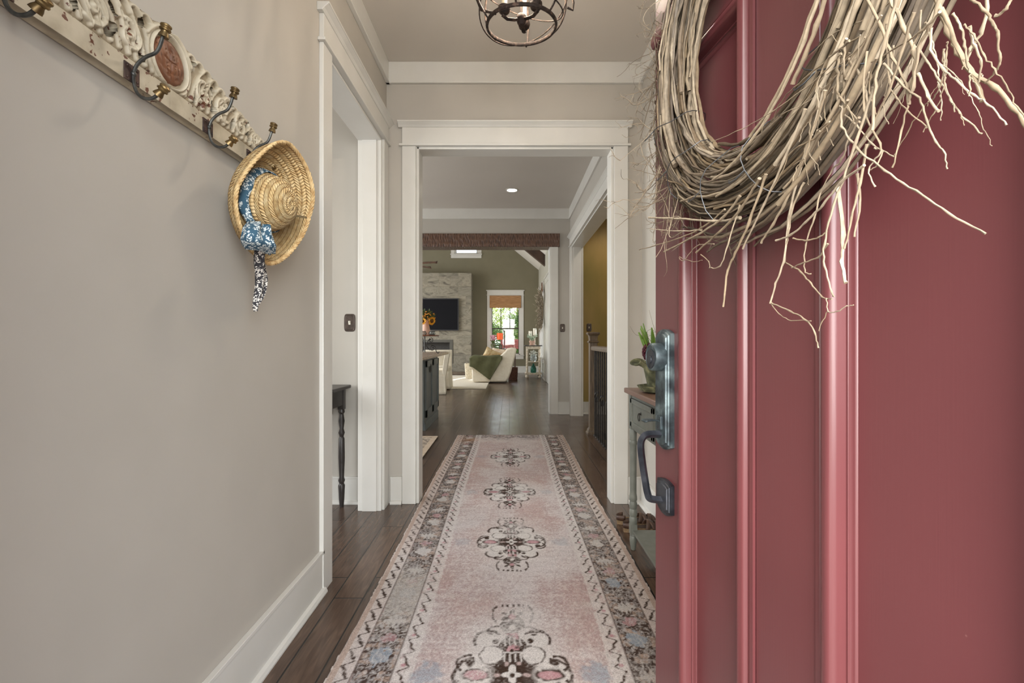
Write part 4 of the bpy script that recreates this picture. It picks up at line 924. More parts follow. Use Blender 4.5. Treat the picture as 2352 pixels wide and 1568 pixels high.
def ringp(c, r, n1, n2, a0=0, a1=2 * math.pi, k=64, wob=0): return [c + n1 * (r * math.cos(a0 + (a1 - a0) * i / k)) + n2 * (r * math.sin(a0 + (a1 - a0) * i / k)) + Vector((0, 0, wob * math.sin(7 * i))) for i in range(k + (0 if abs(a1 - a0) > 6.28 else 1))]
ex, ey, ez = Vector((1, 0, 0)), Vector((0, 1, 0)), Vector((0, 0, 1))
lb = MB(); lb.tube(ringp(LC + Vector((0, 0, -.145)), .142, ex, (ey + ez * .06).normalized()), .0065, 8, closed=True, flat=1.3); lb.build('band_ring', M['lantern'], lan); lb = MB(); lb.tube(ringp(LC + Vector((0, 0, .145)), .142, ex, ey), .005, 8, closed=True); lb.build('band_ring', M['lantern'], lan)
for az in (20, 80, 140):
    d = ex * math.cos(R(az)) + ey * math.sin(R(az)); q = MB(); q.tube(ringp(LC, LR, d, ez, -.80, math.pi + .80), .0042, 7); q.build('hoop', M['lantern'], lan)
q = MB(); n1 = (ex + ez * .25).normalized(); n2 = (ey - ez * .35).normalized(); q.tube(ringp(LC + Vector((.01, 0, -.05)), LR * .93, n1, n2), .003, 6, closed=True); q.build('hoop', M['lantern'], lan)
q = MB(); n1 = (ex * .9 - ez * .35).normalized(); n2 = (ey + ez * .3).normalized(); q.tube(ringp(LC + Vector((-.01, 0, -.03)), LR * .95, n1, n2), .003, 6, closed=True); q.build('hoop', M['lantern'], lan)
q = MB(); q.tube([LC + Vector((-.205, -.0, .02)), LC + Vector((-.165, -.03, -.10)), LC + Vector((-.105, -.09, -.155))], .0055, 7); q.build('side_strap', M['lantern'], lan); q = MB(); q.tube([LC + Vector((.19, .0, -.07)), LC + Vector((.212, 0, -.08)), LC + Vector((.215, 0, -.05)), LC + Vector((.205, 0, 0))], .005, 7); q.build('side_strap', M['lantern'], lan)
hub = LC + Vector((0, 0, -.115)); q = MB(); q.ball(hub, .022, 8); q.lathe([(0, -.03), (.012, -.028), (.018, -.018), (.02, 0)], hub, 14); q.tube([hub, LC + Vector((0, 0, .22))], .006, 8); q.build('center_stem', M['lantern'], lan)
for k, az in enumerate((200, 320, 80)):
    d = ex * math.cos(R(az)) + ey * math.sin(R(az)); a = MB(); p1 = hub + d * .075 + Vector((0, 0, .012)); a.tube([hub, hub + d * .03 + Vector((0, 0, -.012)), hub + d * .062 + Vector((0, 0, -.016)), hub + d * .085 + Vector((0, 0, -.004))], .0085, 8, flat=.6)
    a.lathe([(0, -.012), (.012, -.011), (.022, -.002), (.026, .012), (.0255, .018), (.02, .019), (0, .019)], p1, 16); ao = a.build('arm', M['lantern'], lan)
    s_ = MB(); s_.lathe([(0, .018), (.0115, .018), (.0115, .115), (.009, .117), (0, .117)], p1, 14); s_.build('candle_sleeve', M['sleeve'], ao)
    s_ = MB(); s_.lathe([(0, .117), (.009, .118), (.014, .14), (.011, .165), (.003, .185), (0, .186)], p1, 12); s_.build('bulb', M['bulb'], ao)
    pd = bpy.data.lights.new('candle_light', 'POINT'); pd.energy = 15; pd.color = (1, .86, .70); pd.shadow_soft_size = .02; po = bpy.data.objects.new('candle_light', pd); po.location = p1 + Vector((0, 0, .15)); C.objects.link(po)
q = MB(); q.lathe([(0, -.03), (.05, -.03), (.065, -.01), (.065, 0), (0, 0)], (LC.x, LC.y, HC), 24)
top_ = LC.z + .2
for k in range(int((HC - .03 - top_) / .03)):
    c0 = Vector((LC.x, LC.y, top_ + .015 + k * .03)); d = ex if k % 2 else ey; q.tube([c0 + d * (.009 * math.cos(a)) + ez * (.019 * math.sin(a)) for a in [6.283 * i / 12 for i in range(12)]], .0025, 6, closed=True)
q.build('ceiling_canopy_and_chain', M['lantern'], lan)

# ------------------------------------------------------------------ recessed ceiling lights
M['led'] = bulb_mat('recessed_lamp_lens', (1, .93, .80), 9)
for y, lb_ in ((6.38, 'round recessed ceiling light in the hall'),):
    r = thing('recessed_light', (.034, y, HH - .006), lb_, 'ceiling light')
    MB().lathe([(.066, 0), (.086, 0), (.084, .006), (.066, .006), (.066, 0)], (.034, y, HH - .006), 32).build('trim_ring', M['trim'], r)
    MB().lathe([(0, .002), (.07, .002), (.07, .005), (0, .005)], (.034, y, HH - .006), 32).build('lens', M['led'], r)
    s_ = spot('recessed_lamp_light', (.034, y, HH - .03), 11)

# ------------------------------------------------------------------ light switches
def switch(x, z, y, label, w_=.078, h=.122):
    r = thing('light_switch', (x, y, z - h / 2), label, 'light switch', 'bronze toggle switch plates')
    b = MB(); n = 24; rows = []
    for k, (ins, d) in enumerate(((0, 0), (0, .003), (.004, .006), (.010, .005), (.013, .007))):
        row = []
        for i in range(n):
            a = 2 * math.pi * (i + .5) / n; c_, s_ = math.cos(a), math.sin(a); px = math.copysign(abs(c_) ** .35, c_) * (w_ / 2 - ins); pz = math.copysign(abs(s_) ** .35, s_) * (h / 2 - ins)
            px *= 1 - .05 * (abs(pz) / (h / 2)) ** 2
            row.append((x + px, y - d, z + pz))
        rows.append(row)
    b.grid(rows, cv=True); b.add(rows[-1], [tuple(range(n))]); b.build('switch_plate', M['plate'], r, angle=30)
    t = MB(); t.box(x - .005, x + .005, y - .018, y - .006, z - .004, z + .012); t.box(x - .007, x + .007, y - .008, y - .006, z - .013, z + .013); t.build('toggle', M['toggle'], r, bevel=.001)
switch(-1.103, 1.135 + 37 * .00301, YB, 'bronze light switch on the side room wall seen through the left doorway')
switch(.802, 1.135 + 25 * .00658, YG, 'bronze light switch on the beige wall at the end of the hall')
switch(1.203, 1.135 + 26 * .00658, YG, 'bronze light switch on the olive stair wall above the newel post')

# ------------------------------------------------------------------ black side table in the left room
M['blackwood'] = simple('black_painted_wood', (.022, .018, .016, 1), (.04, .033, .03, 1), 14, .35)
def turned(mb, x, y, z0, z1, rs, n=14): mb.lathe([(r, z0 + (z1 - z0) * t) for t, r in rs], (x, y, 0), n)
tb_ = thing('sofa_table', (-1.55, 3.15, 0), 'black turned leg table against the wall in the left room', 'table')
MB().box(-2.05, -1.085, 2.98, 3.315, .80, .822).build('tabletop', M['blackwood'], tb_, bevel=.005)
MB().box(-2.0, -1.12, 3.01, 3.29, .69, .80).build('apron', M['blackwood'], tb_, bevel=.002, smooth=False)
for lx in (-1.98, -1.135):
    for ly in (3.03, 3.27):
        q = MB(); q.box(lx - .02, lx + .02, ly - .02, ly + .02, .66, .80)
        turned(q, lx, ly, 0, .66, [(0, .013), (.08, .018), (.16, .02), (.22, .022), (.24, .015), (.27, .022), (.30, .016), (.5, .021), (.7, .019), (.72, .013), (.76, .021), (.8, .013), (.88, .020), (.95, .013), (.97, .021), (1, .018)])
        q.build('leg', M['blackwood'], tb_)

# ------------------------------------------------------------------ console table behind the door
M['sage'] = simple('sage_grey_paint', srgb(108, 111, 103), srgb(118, 121, 113), 20, .42)
M['sagetop'] = simple('worn_brown_tabletop', srgb(120, 88, 74), srgb(150, 122, 108), 9, .4, stretch=(1, .2, 1))
ct = thing('console_table', (.79, 2.15, 0), 'narrow sage grey console table with a drawer against the right wall behind the red door', 'console table')
cx0, cx1, cy0, cy1 = .648, .895, 1.66, 2.62
MB().box(cx0 - .02, cx1 + .012, cy0 - .03, cy1 + .03, .842, .868).build('tabletop', M['sagetop'], ct, bevel=.004)
q = MB(); q.box(cx0 + .006, cx0 + .02, cy0 + .03, cy1 - .03, .655, .842); q.box(cx1 - .02, cx1 - .006, cy0 + .03, cy1 - .03, .655, .842); q.box(cx0 + .03, cx1 - .03, cy1 - .02, cy1 - .006, .655, .842); q.box(cx0 + .03, cx1 - .03, cy0 + .006, cy0 + .02, .655, .842); q.build('apron', M['sage'], ct, smooth=False, bevel=.002)
for dy0, dy1 in ((2.16, 2.565), (1.715, 2.12)):
    d = MB(); x = cx0 + .006; d.box(x - .006, x, dy0, dy1, .675, .822)
    for b_ in ((dy0, dy0 + .028, .675, .822), (dy1 - .028, dy1, .675, .822), (dy0, dy1, .675, .70), (dy0, dy1, .797, .822)): d.box(x - .014, x - .004, *b_)
    do = d.build('drawer', M['sage'], ct, smooth=False, bevel=.0015)
    h = MB(); yc = (dy0 + dy1) / 2 + .02; h.lathe([(0, 0), (.008, 0), (.009, .003), (.004, .006), (.004, .014), (0, .014)], (x - .004, yc, .765), 12, Matrix.Rotation(R(-90), 4, 'Y'))
    h.tube([Vector((x - .016, yc + .016 * math.cos(a), .748 + .018 * math.sin(a))) for a in [6.283 * i / 16 for i in range(16)]], .0022, 6, closed=True); h.build('ring_pull', M['blackiron'], do)
for lx, ly in ((cx0 + .018, cy1 - .02), (cx0 + .018, cy0 + .02), (cx1 - .018, cy1 - .02), (cx1 - .018, cy0 + .02)):
    q = MB(); q.box(lx - .018, lx + .018, ly - .018, ly + .018, .652, .842)
    turned(q, lx, ly, .14, .652, [(0, 0.0181), (.03, 0.0215), (.06, 0.0215), (.08, 0.0169), (.10, 0.0215), (.14, 0.0215), (.16, 0.0169), (.18, 0.0209), (.22, 0.0209), (.24, 0.0175), (.26, 0.0215), (.29, 0.0209), (.31, 0.0186), (.33, 0.0175), (.8, 0.0186), (.83, 0.0186), (.84, 0.0215), (.87, 0.0215), (.88, 0.0186), (.97, 0.0203), (1, 0.0158)])
    q.box(lx - .018, lx + .018, ly - .018, ly + .018, .088, .142); turned(q, lx, ly, 0, .09, [(0, .008), (.04, 0.0113), (.3, 0.0158), (.6, 0.0198), (.8, 0.0186), (.86, 0.0153), (.9, 0.0186), (1, 0.0169)]); q.build('leg', M['sage'], ct, angle=30)
MB().box(cx0 + .012, cx1 - .008, cy0 + .03, cy1 - .03, .098, .112).build('lower_shelf', M['sage'], ct, bevel=.002)

# ------------------------------------------------------------------ ruffled planter with hyacinths
def clay():
    m, nt, b = new_mat('mossy_clay', .8); co = coords(nt); n = N(nt, 'TexNoise', Scale=20, Detail=6); L(nt, co, n.inputs['Vector']); n2 = N(nt, 'TexNoise', Scale=120, Detail=3); L(nt, co, n2.inputs['Vector'])
    L(nt, ramp(nt, n.outputs[0], [(.34, srgb(58, 60, 42)), (.5, srgb(96, 98, 72)), (.66, srgb(150, 148, 112))]), b.inputs['Base Color']); bump(nt, b, n2.outputs[0], .6, .002); return m
M['clay'] = clay(); M['moss'] = simple('brown_moss', srgb(60, 44, 26), srgb(98, 84, 44), 60, .95, bs=1, bd=.01)
pc = Vector((.752, 2.40, .868)); pot = thing('planter', pc, 'mossy clay planter with ruffled rim and saucer on the console table', 'planter')
q = MB(); q.lathe([(0, 0), (.075, 0), (.10, .008), (.118, .034), (.112, .036), (.095, .016), (0, .014)], pc, 8, Matrix.Rotation(R(22.5), 4, 'Z'), sx=.98); q.build('saucer', M['clay'], pot, angle=30)
q = MB()
def wobf(a, i): k = max(0, i - 4) / 4; k = min(k, 1); return (1 + .16 * k * math.sin(5 * a + .6), .016 * k * math.cos(5 * a + .6))
q.lathe([(0, .016), (.060, .016), (.068, .05), (.078, .095), (.084, .122), (.096, .142), (.112, .153), (.126, .156), (.131, .149), (.122, .147), (.108, .143), (.090, .130), (.078, .115), (0, .112)], pc, 60, None, wob=lambda a, i: wobf(a, i) if i < 9 else ((1 + .16 * math.sin(5 * a + .6), .016 * math.cos(5 * a + .6)) if i < 10 else (wobf(a, 13 - i + 4 - 1) if i < 13 else (1, 0)))); q.build('bowl', M['clay'], pot, angle=60)
q = MB(); q.lathe([(0, .140), (.04, .138), (.080, .122), (.07, .115), (0, .115)], pc, 24, wob=lambda a, i: (1 + .05 * math.sin(7 * a), .003 * math.sin(9 * a))); q.build('moss', M['moss'], pot)
M['hleaf'] = simple('hyacinth_leaf', srgb(96, 132, 44), srgb(150, 178, 84), 12, .45, stretch=(1, 1, .3)); M['hflower'] = simple('dark_hyacinth_bloom', srgb(60, 14, 30), srgb(96, 30, 48), 60, .5); M['bulbm'] = simple('pink_bulb', srgb(190, 150, 130), None, rough=.5)
pr = random.Random(3); hy = thing('hyacinth', pc + Vector((0, 0, .12)), 'green leaved hyacinth with dark purple blooms growing in the ruffled planter', 'plant')
lf_ = MB()
for cx_, n_ in ((-.028, 7), (.03, 6)):
    for k in range(n_):
        a = pr.uniform(0, 6.28); b0 = pc + Vector((cx_, pr.uniform(-.01, .02), .132)); d = Vector((math.cos(a) * .30 + cx_ * 5 - .12, math.sin(a) * .26, 1)); lf_.leaf(b0, d, pr.uniform(.15, .225), pr.uniform(.032, .042), up=(math.sin(a), -math.cos(a), .1), seg=8, bend=-.06)
lf_.build('leaves', M['hleaf'], hy, recalc=False, solid=.0015)
fl_ = MB()
for c_ in (pc + Vector((-.075, -.03, .170)), pc + Vector((.03, .0, .165))):
    fl_ = MB()
    for k in range(70):
        t = k / 70; a = k * 2.4; r = .021 * math.sin(math.pi * (.18 + .75 * t)) ; p = c_ + Vector((r * math.cos(a), r * math.sin(a), .075 * t)); fl_.ball(p, pr.uniform(.005, .0075), 4)
    fl_.build('bloom', M['hflower'], hy)
MB().ball(pc + Vector((-.028, -.012, .136)), .018, 8).build('bulb', M['bulbm'], hy); MB().ball(pc + Vector((.03, 0, .136)), .018, 8).build('bulb', M['bulbm'], hy)
q = MB()
for (a, b_, c_, d_) in ((-.02, .0, 0, .30), (.02, .02, .02, .34), (-.07, .0, .0, .22)):
    p = pc + Vector((.0, .0, .11)); P = [p, p + Vector((a * .3, 0, .09)), p + Vector((a, b_, .17)), p + Vector((a * 1.6 - .01, c_, d_ * .8)), p + Vector((a * 1.9 - .02, c_, d_))]; q.tube(spline(P, 5), [.0016 - .0011 * i / 20 for i in range(21)], 5)
for s_ in range(7):
    p = pc + Vector((pr.uniform(-.05, .02), pr.uniform(-.02, .02), pr.uniform(.24, .34))); P = [p]
    for i in range(8): P.append(P[-1] + Vector((.014 * math.cos(i * .8 + s_), .004, .012 * math.sin(i * .8 + s_))))
    q.tube(P, .0006, 4)
q.build('curly_twig', M['finetwig'], hy, recalc=False)

# ------------------------------------------------------------------ sandals under the table
M['leather'] = simple('brown_leather', srgb(62, 42, 32), srgb(88, 64, 48), 30, .5, bs=.2, bd=.001); M['cork'] = simple('cork_sole', srgb(112, 90, 64), srgb(134, 110, 80), 90, .85); M['foot'] = simple('dark_footbed', srgb(46, 32, 26), srgb(66, 48, 38), 20, .7)
def sandal(x, y, rz, lab):
    r = thing('sandal', (x, y, 0), lab, 'sandal', 'pair of brown sandals', rz=rz)
    def outl(t): return .036 * (math.sin(math.pi * min(1, t * 1.02 + .02)) ** .45) * (1 + .25 * math.sin((t - .45) * 4)) 
    def ring(z, k, ins=0): 
        out = []
        n = 22
        for s_ in (1, -1):
            for i in range(n):
                t = i / (n - 1) if s_ > 0 else 1 - i / (n - 1); out.append((.27 * t, s_ * max(outl(t) - ins, .001), z(t)))
        return out
    so = MB(); rows = [ring(lambda t: .001, 0, .002), ring(lambda t: .018 + .006 * (1 - t), 0), ring(lambda t: .026 + .012 * (1 - t) ** 2, 0, .001), ring(lambda t: .024 + .008 * (1 - t) ** 2, 0, .006)]
    so.grid(rows, cv=True); so.add(rows[0], [tuple(range(44))]); so.build('sole', M['cork'], r, local=True)
    fb2 = MB(); rr = ring(lambda t: .0245 + .006 * (1 - t) ** 2, 0, .005); fb2.add(rr + [(p[0], p[1], p[2] - .003) for p in rr], [tuple(range(44)), tuple(range(44, 88))]); fb2.build('footbed', M['foot'], r, local=True, smooth=False)
    for (xa, xb, za) in ((.135, .175, .066), (.19, .225, .052), (.215, .185, .06), (.17, .13, .07)):
        s_ = MB(); rows = []
        for i in range(13):
            a = math.pi * i / 12; xx = xa + (xb - xa) * i / 12; w_ = outl(xx / .27) + .003; rows.append([(xx - .013, w_ * math.cos(a), .018 + za * .72 * math.sin(a)), (xx + .013, w_ * math.cos(a), .018 + za * .66 * math.sin(a))])
        s_.grid(rows); s_.build('strap', M['leather'], r, local=True, solid=.003, recalc=False)
    hs = MB(); rows = []
    for i in range(15):
        a = math.pi / 2 + math.pi * i / 14; bx = .045 + .048 * math.cos(a); w_ = .030 * math.sin(a); rows.append([(bx, w_, .028), (bx, w_, .052 + .010 * abs(math.sin(a)))])
    hs.grid(rows); hs.build('heel_strap', M['leather'], r, local=True, solid=.003, recalc=False)
sandal(.672, 2.84, R(6), 'brown strappy sandal lying nearer the console table leg'); sandal(.660, 2.965, R(2), 'brown strappy sandal lying behind its pair, nearer the opening')
r = thing('recessed_light', (1.55, 6.7, HH - .006), 'added recessed ceiling light out of view over the stair hall', 'ceiling light')  # unseen can light added to brighten the olive stair wall
MB().lathe([(.066, 0), (.086, 0), (.084, .006), (.066, .006), (.066, 0)], (1.55, 6.7, HH - .006), 32).build('trim_ring', M['trim'], r)
MB().lathe([(0, .002), (.07, .002), (.07, .005), (0, .005)], (1.55, 6.7, HH - .006), 32).build('lens', M['led'], r); spot('recessed_lamp_light', (1.55, 6.7, HH - .03), 16)
# ------------------------------------------------------------------ kitchen peninsula
M['island'] = simple('slate_grey_cabinet_paint', srgb(92, 98, 98), srgb(102, 108, 108), 10, .38)
M['counter'] = simple('speckled_stone_counter', srgb(150, 122, 102), srgb(206, 186, 166), 60, .22)
isl = thing('kitchen_island', (-1.5, 6.5, 0), 'slate grey panelled kitchen island with a stone counter left of the hall', 'kitchen island')
MB().box(-1.95, -1.046, 5.93, 7.04, .10, .885).build('body', M['island'], isl, smooth=False, bevel=.003)
q = MB(); q.box(-1.93, -1.032, 5.945, 7.03, 0, .105); q.build('base_board', M['island'], isl, smooth=False, bevel=.004)
for y0, y1 in ((5.97, 6.49), (6.50, 7.02)):
    d = MB(); x = -1.046; d.box(x, x + .008, y0, y1, .16, .86)
    for b_ in ((y0, y0 + .07, .16, .86), (y1 - .07, y1, .16, .86), (y0, y1, .16, .25), (y0, y1, .78, .86)): d.box(x + .006, x + .022, *b_)
    do = d.build('end_panel', M['island'], isl, smooth=False, bevel=.002)
q = MB(); q.box(-1.026, -1.021, 6.27, 6.36, .70, .81); q.box(-1.022, -1.017, 6.285, 6.345, .72, .79); q.build('outlet_plate', M['blackiron'], isl, bevel=.002)
q = MB(); q.box(-1.99, -1.0, 5.62, 7.95, .885, .925); q.build('countertop', M['counter'], isl, bevel=.006)
# scrolled stand with a tray
M['traywood'] = simple('brown_tray_wood', srgb(110, 64, 44), srgb(140, 88, 62), 12, .4, stretch=(1, 5, 1))
ts = thing('tray_stand', (-1.2, 6.85, .925), 'black scrolled iron stand holding a round brown tray on the kitchen island', 'stand')
def scroll(c, r, a0, turns, s_, plane=(Vector((1, 0, 0)), Vector((0, 0, 1))), n=26): return [c + plane[0] * (r * (1 - .8 * i / n) * math.cos(a0 + s_ * turns * 6.283 * i / n)) + plane[1] * (r * (1 - .8 * i / n) * math.sin(a0 + s_ * turns * 6.283 * i / n)) for i in range(n + 1)]
q = MB(); c0 = Vector((-1.2, 6.85, .925))
for az in (0, 120, 240):
    d = Vector((math.cos(R(az)), math.sin(R(az)), 0)); pl_ = (d, Vector((0, 0, 1)))
    q.tube(scroll(c0 + d * .11 + Vector((0, 0, .075)), .045, 0, 1.4, 1, pl_), .006, 6); q.tube(spline([c0 + d * .155 + Vector((0, 0, .075)), c0 + d * .165 + Vector((0, 0, .03)), c0 + d * .19 + Vector((0, 0, .008)), c0 + d * .205 + Vector((0, 0, .03))], 5), .006, 6)
    q.tube(spline([c0 + d * .075 + Vector((0, 0, .05)), c0 + d * .03 + Vector((0, 0, .10)), c0 + d * .035 + Vector((0, 0, .16)), c0 + d * .08 + Vector((0, 0, .22))], 5), .006, 6); q.tube(scroll(c0 + d * .085 + Vector((0, 0, .19)), .035, 1.5, 1.2, -1, pl_), .0055, 6)
q.tube([c0 + Vector((0, 0, .02)), c0 + Vector((0, 0, .245))], .008, 8); q.build('scroll_base', M['blackiron'], ts)
q = MB(); q.lathe([(0, .245), (.14, .245), (.20, .252), (.205, .262), (.198, .264), (.19, .258), (0, .256)], c0, 32); q.build('tray', M['traywood'], ts)
M['clear'] = None
def clear_mat():
    m, nt, b = new_mat('clear_jar_glass', .05); b.inputs['Base Color'].default_value = (.85, .9, .9, 1); b.inputs['Transmission Weight'].default_value = .9; b.inputs['IOR'].default_value = 1.3; return m
M['clear'] = clear_mat()
for k, (dx, dy, lab) in enumerate(((.10, .03, 'small glass jar in black wire near the right rim of the tray'), (-.02, -.02, 'small glass jar in black wire left of its twin on the tray'))):
    r = thing('glass_jar', c0 + Vector((dx, dy, .2585)), lab, 'jar', 'glass jars on the tray')
    p = c0 + Vector((dx, dy, .2585)); q = MB(); q.lathe([(0, 0), (.034, 0), (.044, .012), (.046, .03), (.040, .05), (.034, .062), (.03, .062), (.034, .05), (.04, .03), (.038, .012), (0, .006)], p, 16); q.build('jar_body', M['clear'], r)
    w_ = MB(); w_.tube(ringp(p + ez * .055, .039, ex, ey, k=16), .003, 5, closed=True); w_.tube(ringp(p + ez * .02, .048, ex, ey, k=16), .003, 5, closed=True)
    for j in range(6): a = j * 1.047; w_.tube([p + Vector((.048 * math.cos(a), .048 * math.sin(a), .02)), p + Vector((.044 * math.cos(a + .4), .044 * math.sin(a + .4), .04)), p + Vector((.039 * math.cos(a + .7), .039 * math.sin(a + .7), .055))], .0022, 5)
    w_.build('wire_cage', M['blackiron'], r)
M['pinkvase'] = simple('pale_pink_ceramic', srgb(222, 178, 156), srgb(232, 196, 176), 8, .5); M['petal'] = simple('sunflower_petal', srgb(232, 150, 20), srgb(250, 190, 50), 60, .6); M['seed'] = simple('sunflower_seed_head', srgb(120, 80, 30), srgb(70, 44, 18), 90, .9)
M['dleaf'] = simple('mixed_greenery', srgb(48, 62, 34), srgb(104, 118, 62), 40, .7); M['orangeb'] = simple('orange_blossom', srgb(214, 132, 40), srgb(236, 176, 80), 60, .7)
bq = thing('flower_arrangement', (-1.27, 6.85, 1.184), 'sunflower arrangement in a pale pink vase on the round tray', 'flower arrangement')
p = Vector((-1.20, 6.93, 1.185)); q = MB(); q.lathe([(0, 0), (.075, 0), (.07, .05), (.052, .13), (.036, .20), (.042, .215), (.034, .21), (0, .19)], p, 20); q.build('vase', M['pinkvase'], bq)
fr_ = random.Random(5); q = MB()
for k in range(260):
    a = fr_.uniform(0, 6.28); el = fr_.uniform(-.1, 1.3); r = fr_.uniform(.05, .17); d = Vector((math.cos(a) * math.cos(el), math.sin(a) * math.cos(el), math.sin(el))); q.leaf(p + ez * .24 + d * r * .7, d + Vector((fr_.gauss(0, .4), fr_.gauss(0, .4), fr_.gauss(0, .4))), fr_.uniform(.03, .06), .022, seg=2)
q.build('greenery', M['dleaf'], bq, recalc=False)
q = MB()
for k in range(60):
    a = fr_.uniform(0, 6.28); el = fr_.uniform(-.1, 1.0); d = Vector((math.cos(a) * math.cos(el), math.sin(a) * math.cos(el), math.sin(el))); q.ball(p + ez * .23 + d * fr_.uniform(.10, .15), fr_.uniform(.007, .013), 4)
q.build('blossom', M['orangeb'], bq)
def sunflower(c, d, r):
    d = Vector(d).normalized(); s1 = d.orthogonal().normalized(); s2 = d.cross(s1); q = MB()
    for k in range(34):
        a = k * 2.4; v = s1 * math.cos(a) + s2 * math.sin(a); q.leaf(c + v * r * .42, v + d * fr_.uniform(-.1, .5), r * .62, r * .3, up=d, seg=2, bend=.1)
    po_ = q.build('sunflower_head', M['petal'], bq, recalc=False); q = MB(); T = d.to_track_quat('Z', 'Y').to_matrix().to_4x4(); q.ball(c + d * .004, r * .5, 8, (1, 1, .35), T); q.build('seed_disc', M['seed'], po_)
sunflower(p + Vector((.095, -.05, .205)), (.75, -.7, -.15), .06); sunflower(p + Vector((-.03, -.11, .20)), (-.1, -.95, .2), .055)
# small rug by the island
kr = MB().box(-1.75, -.825, 4.55, 5.60, 0.0, .009); M['krug'] = simple('beige_patterned_rug', srgb(120, 108, 96), srgb(186, 170, 150), 28, .95, detail=8, lo=.42, hi=.58)
k_ = thing('kitchen_rug', (-1.29, 5.07, 0), 'small beige patterned rug beside the kitchen island', 'rug')
kr.build('woven_field', M['krug'], k_, smooth=False)
M['krugb'] = simple('tan_rug_border', srgb(180, 160, 138), srgb(196, 178, 156), 30, .95)
q = MB(); 
for b_ in ((-1.75, -.825, 4.55, 4.62), (-1.75, -.825, 5.53, 5.60), (-1.75, -1.69, 4.62, 5.53), (-.885, -.825, 4.62, 5.53)): q.box(*b_, .001, .011)
q.build('border_band', M['krugb'], k_, smooth=False)

# ------------------------------------------------------------------ stair newel and railing
M['newel'] = simple('grey_brown_stained_wood', srgb(84, 70, 54), srgb(116, 98, 78), 10, .4, stretch=(6, 6, .6))
nw = thing('newel_post', (1.0, 5.78, 0), 'square grey brown wooden newel post with a moulded cap at the stair opening', 'newel post')
nx_, ny_ = 1.0, 5.78; q = MB(); q.box(nx_ - .046, nx_ + .046, ny_ - .046, ny_ + .046, .03, 1.13); q.build('shaft', M['newel'], nw, smooth=False, bevel=.003)
def sq(prof, name):
    q = MB(); rows = [[(nx_ + sx_ * r, ny_ + sy_ * r, z) for sx_, sy_ in ((-1, -1), (1, -1), (1, 1), (-1, 1))] for r, z in prof]; q.grid(rows, cv=True); q.add(rows[0], [(0, 1, 2, 3)]); q.add(rows[-1], [(0, 1, 2, 3)]); q.build(name, M['newel'], nw, smooth=False, bevel=.002)
sq([(.075, 0), (.075, .02), (.065, .03), (.062, .05), (.05, .07), (.046, .075)], 'base_moulding'); sq([(.046, 1.085), (.058, 1.09), (.062, 1.10), (.054, 1.11), (.046, 1.115)], 'neck_moulding')
sq([(.046, 1.125), (.05, 1.16), (.052, 1.175), (.066, 1.185), (.072, 1.20), (.068, 1.212), (.0, 1.218)], 'cap')
rl = thing('stair_railing', (1.0, 5.0, 0), 'stair railing with wooden handrail and black iron balusters', 'railing')
q = MB(); q.prism([(nx_ - .03, 1.0), (nx_ + .03, 1.0), (nx_ + .034, 1.02), (nx_ + .03, 1.045), (nx_ + .015, 1.055), (nx_ - .015, 1.055), (nx_ - .03, 1.045), (nx_ - .034, 1.02)], 'y', 4.32, 5.735); q.build('handrail', M['newel'], rl, angle=30)
for k in range(12):
    y = 5.64 - k * .111; q = MB(); q.box(nx_ - .0075, nx_ + .0075, y - .0075, y + .0075, 0.0, 1.0); q.lathe([(0, .002), (.02, .002), (.018, .018), (.01, .024), (0, .024)], (nx_, y, 0), 10)
    if k % 3 == 1:      # basket in the middle of every third baluster
        for j in range(4):
            a0 = j * 1.5708; q.tube([Vector((nx_ + .026 * math.sin(math.pi * t) * math.cos(a0 + 2.2 * t), y + .026 * math.sin(math.pi * t) * math.sin(a0 + 2.2 * t), .40 + .14 * t)) for t in [i / 8 for i in range(9)]], .0045, 5)
    q.build('baluster', M['blackiron'], rl, angle=30)

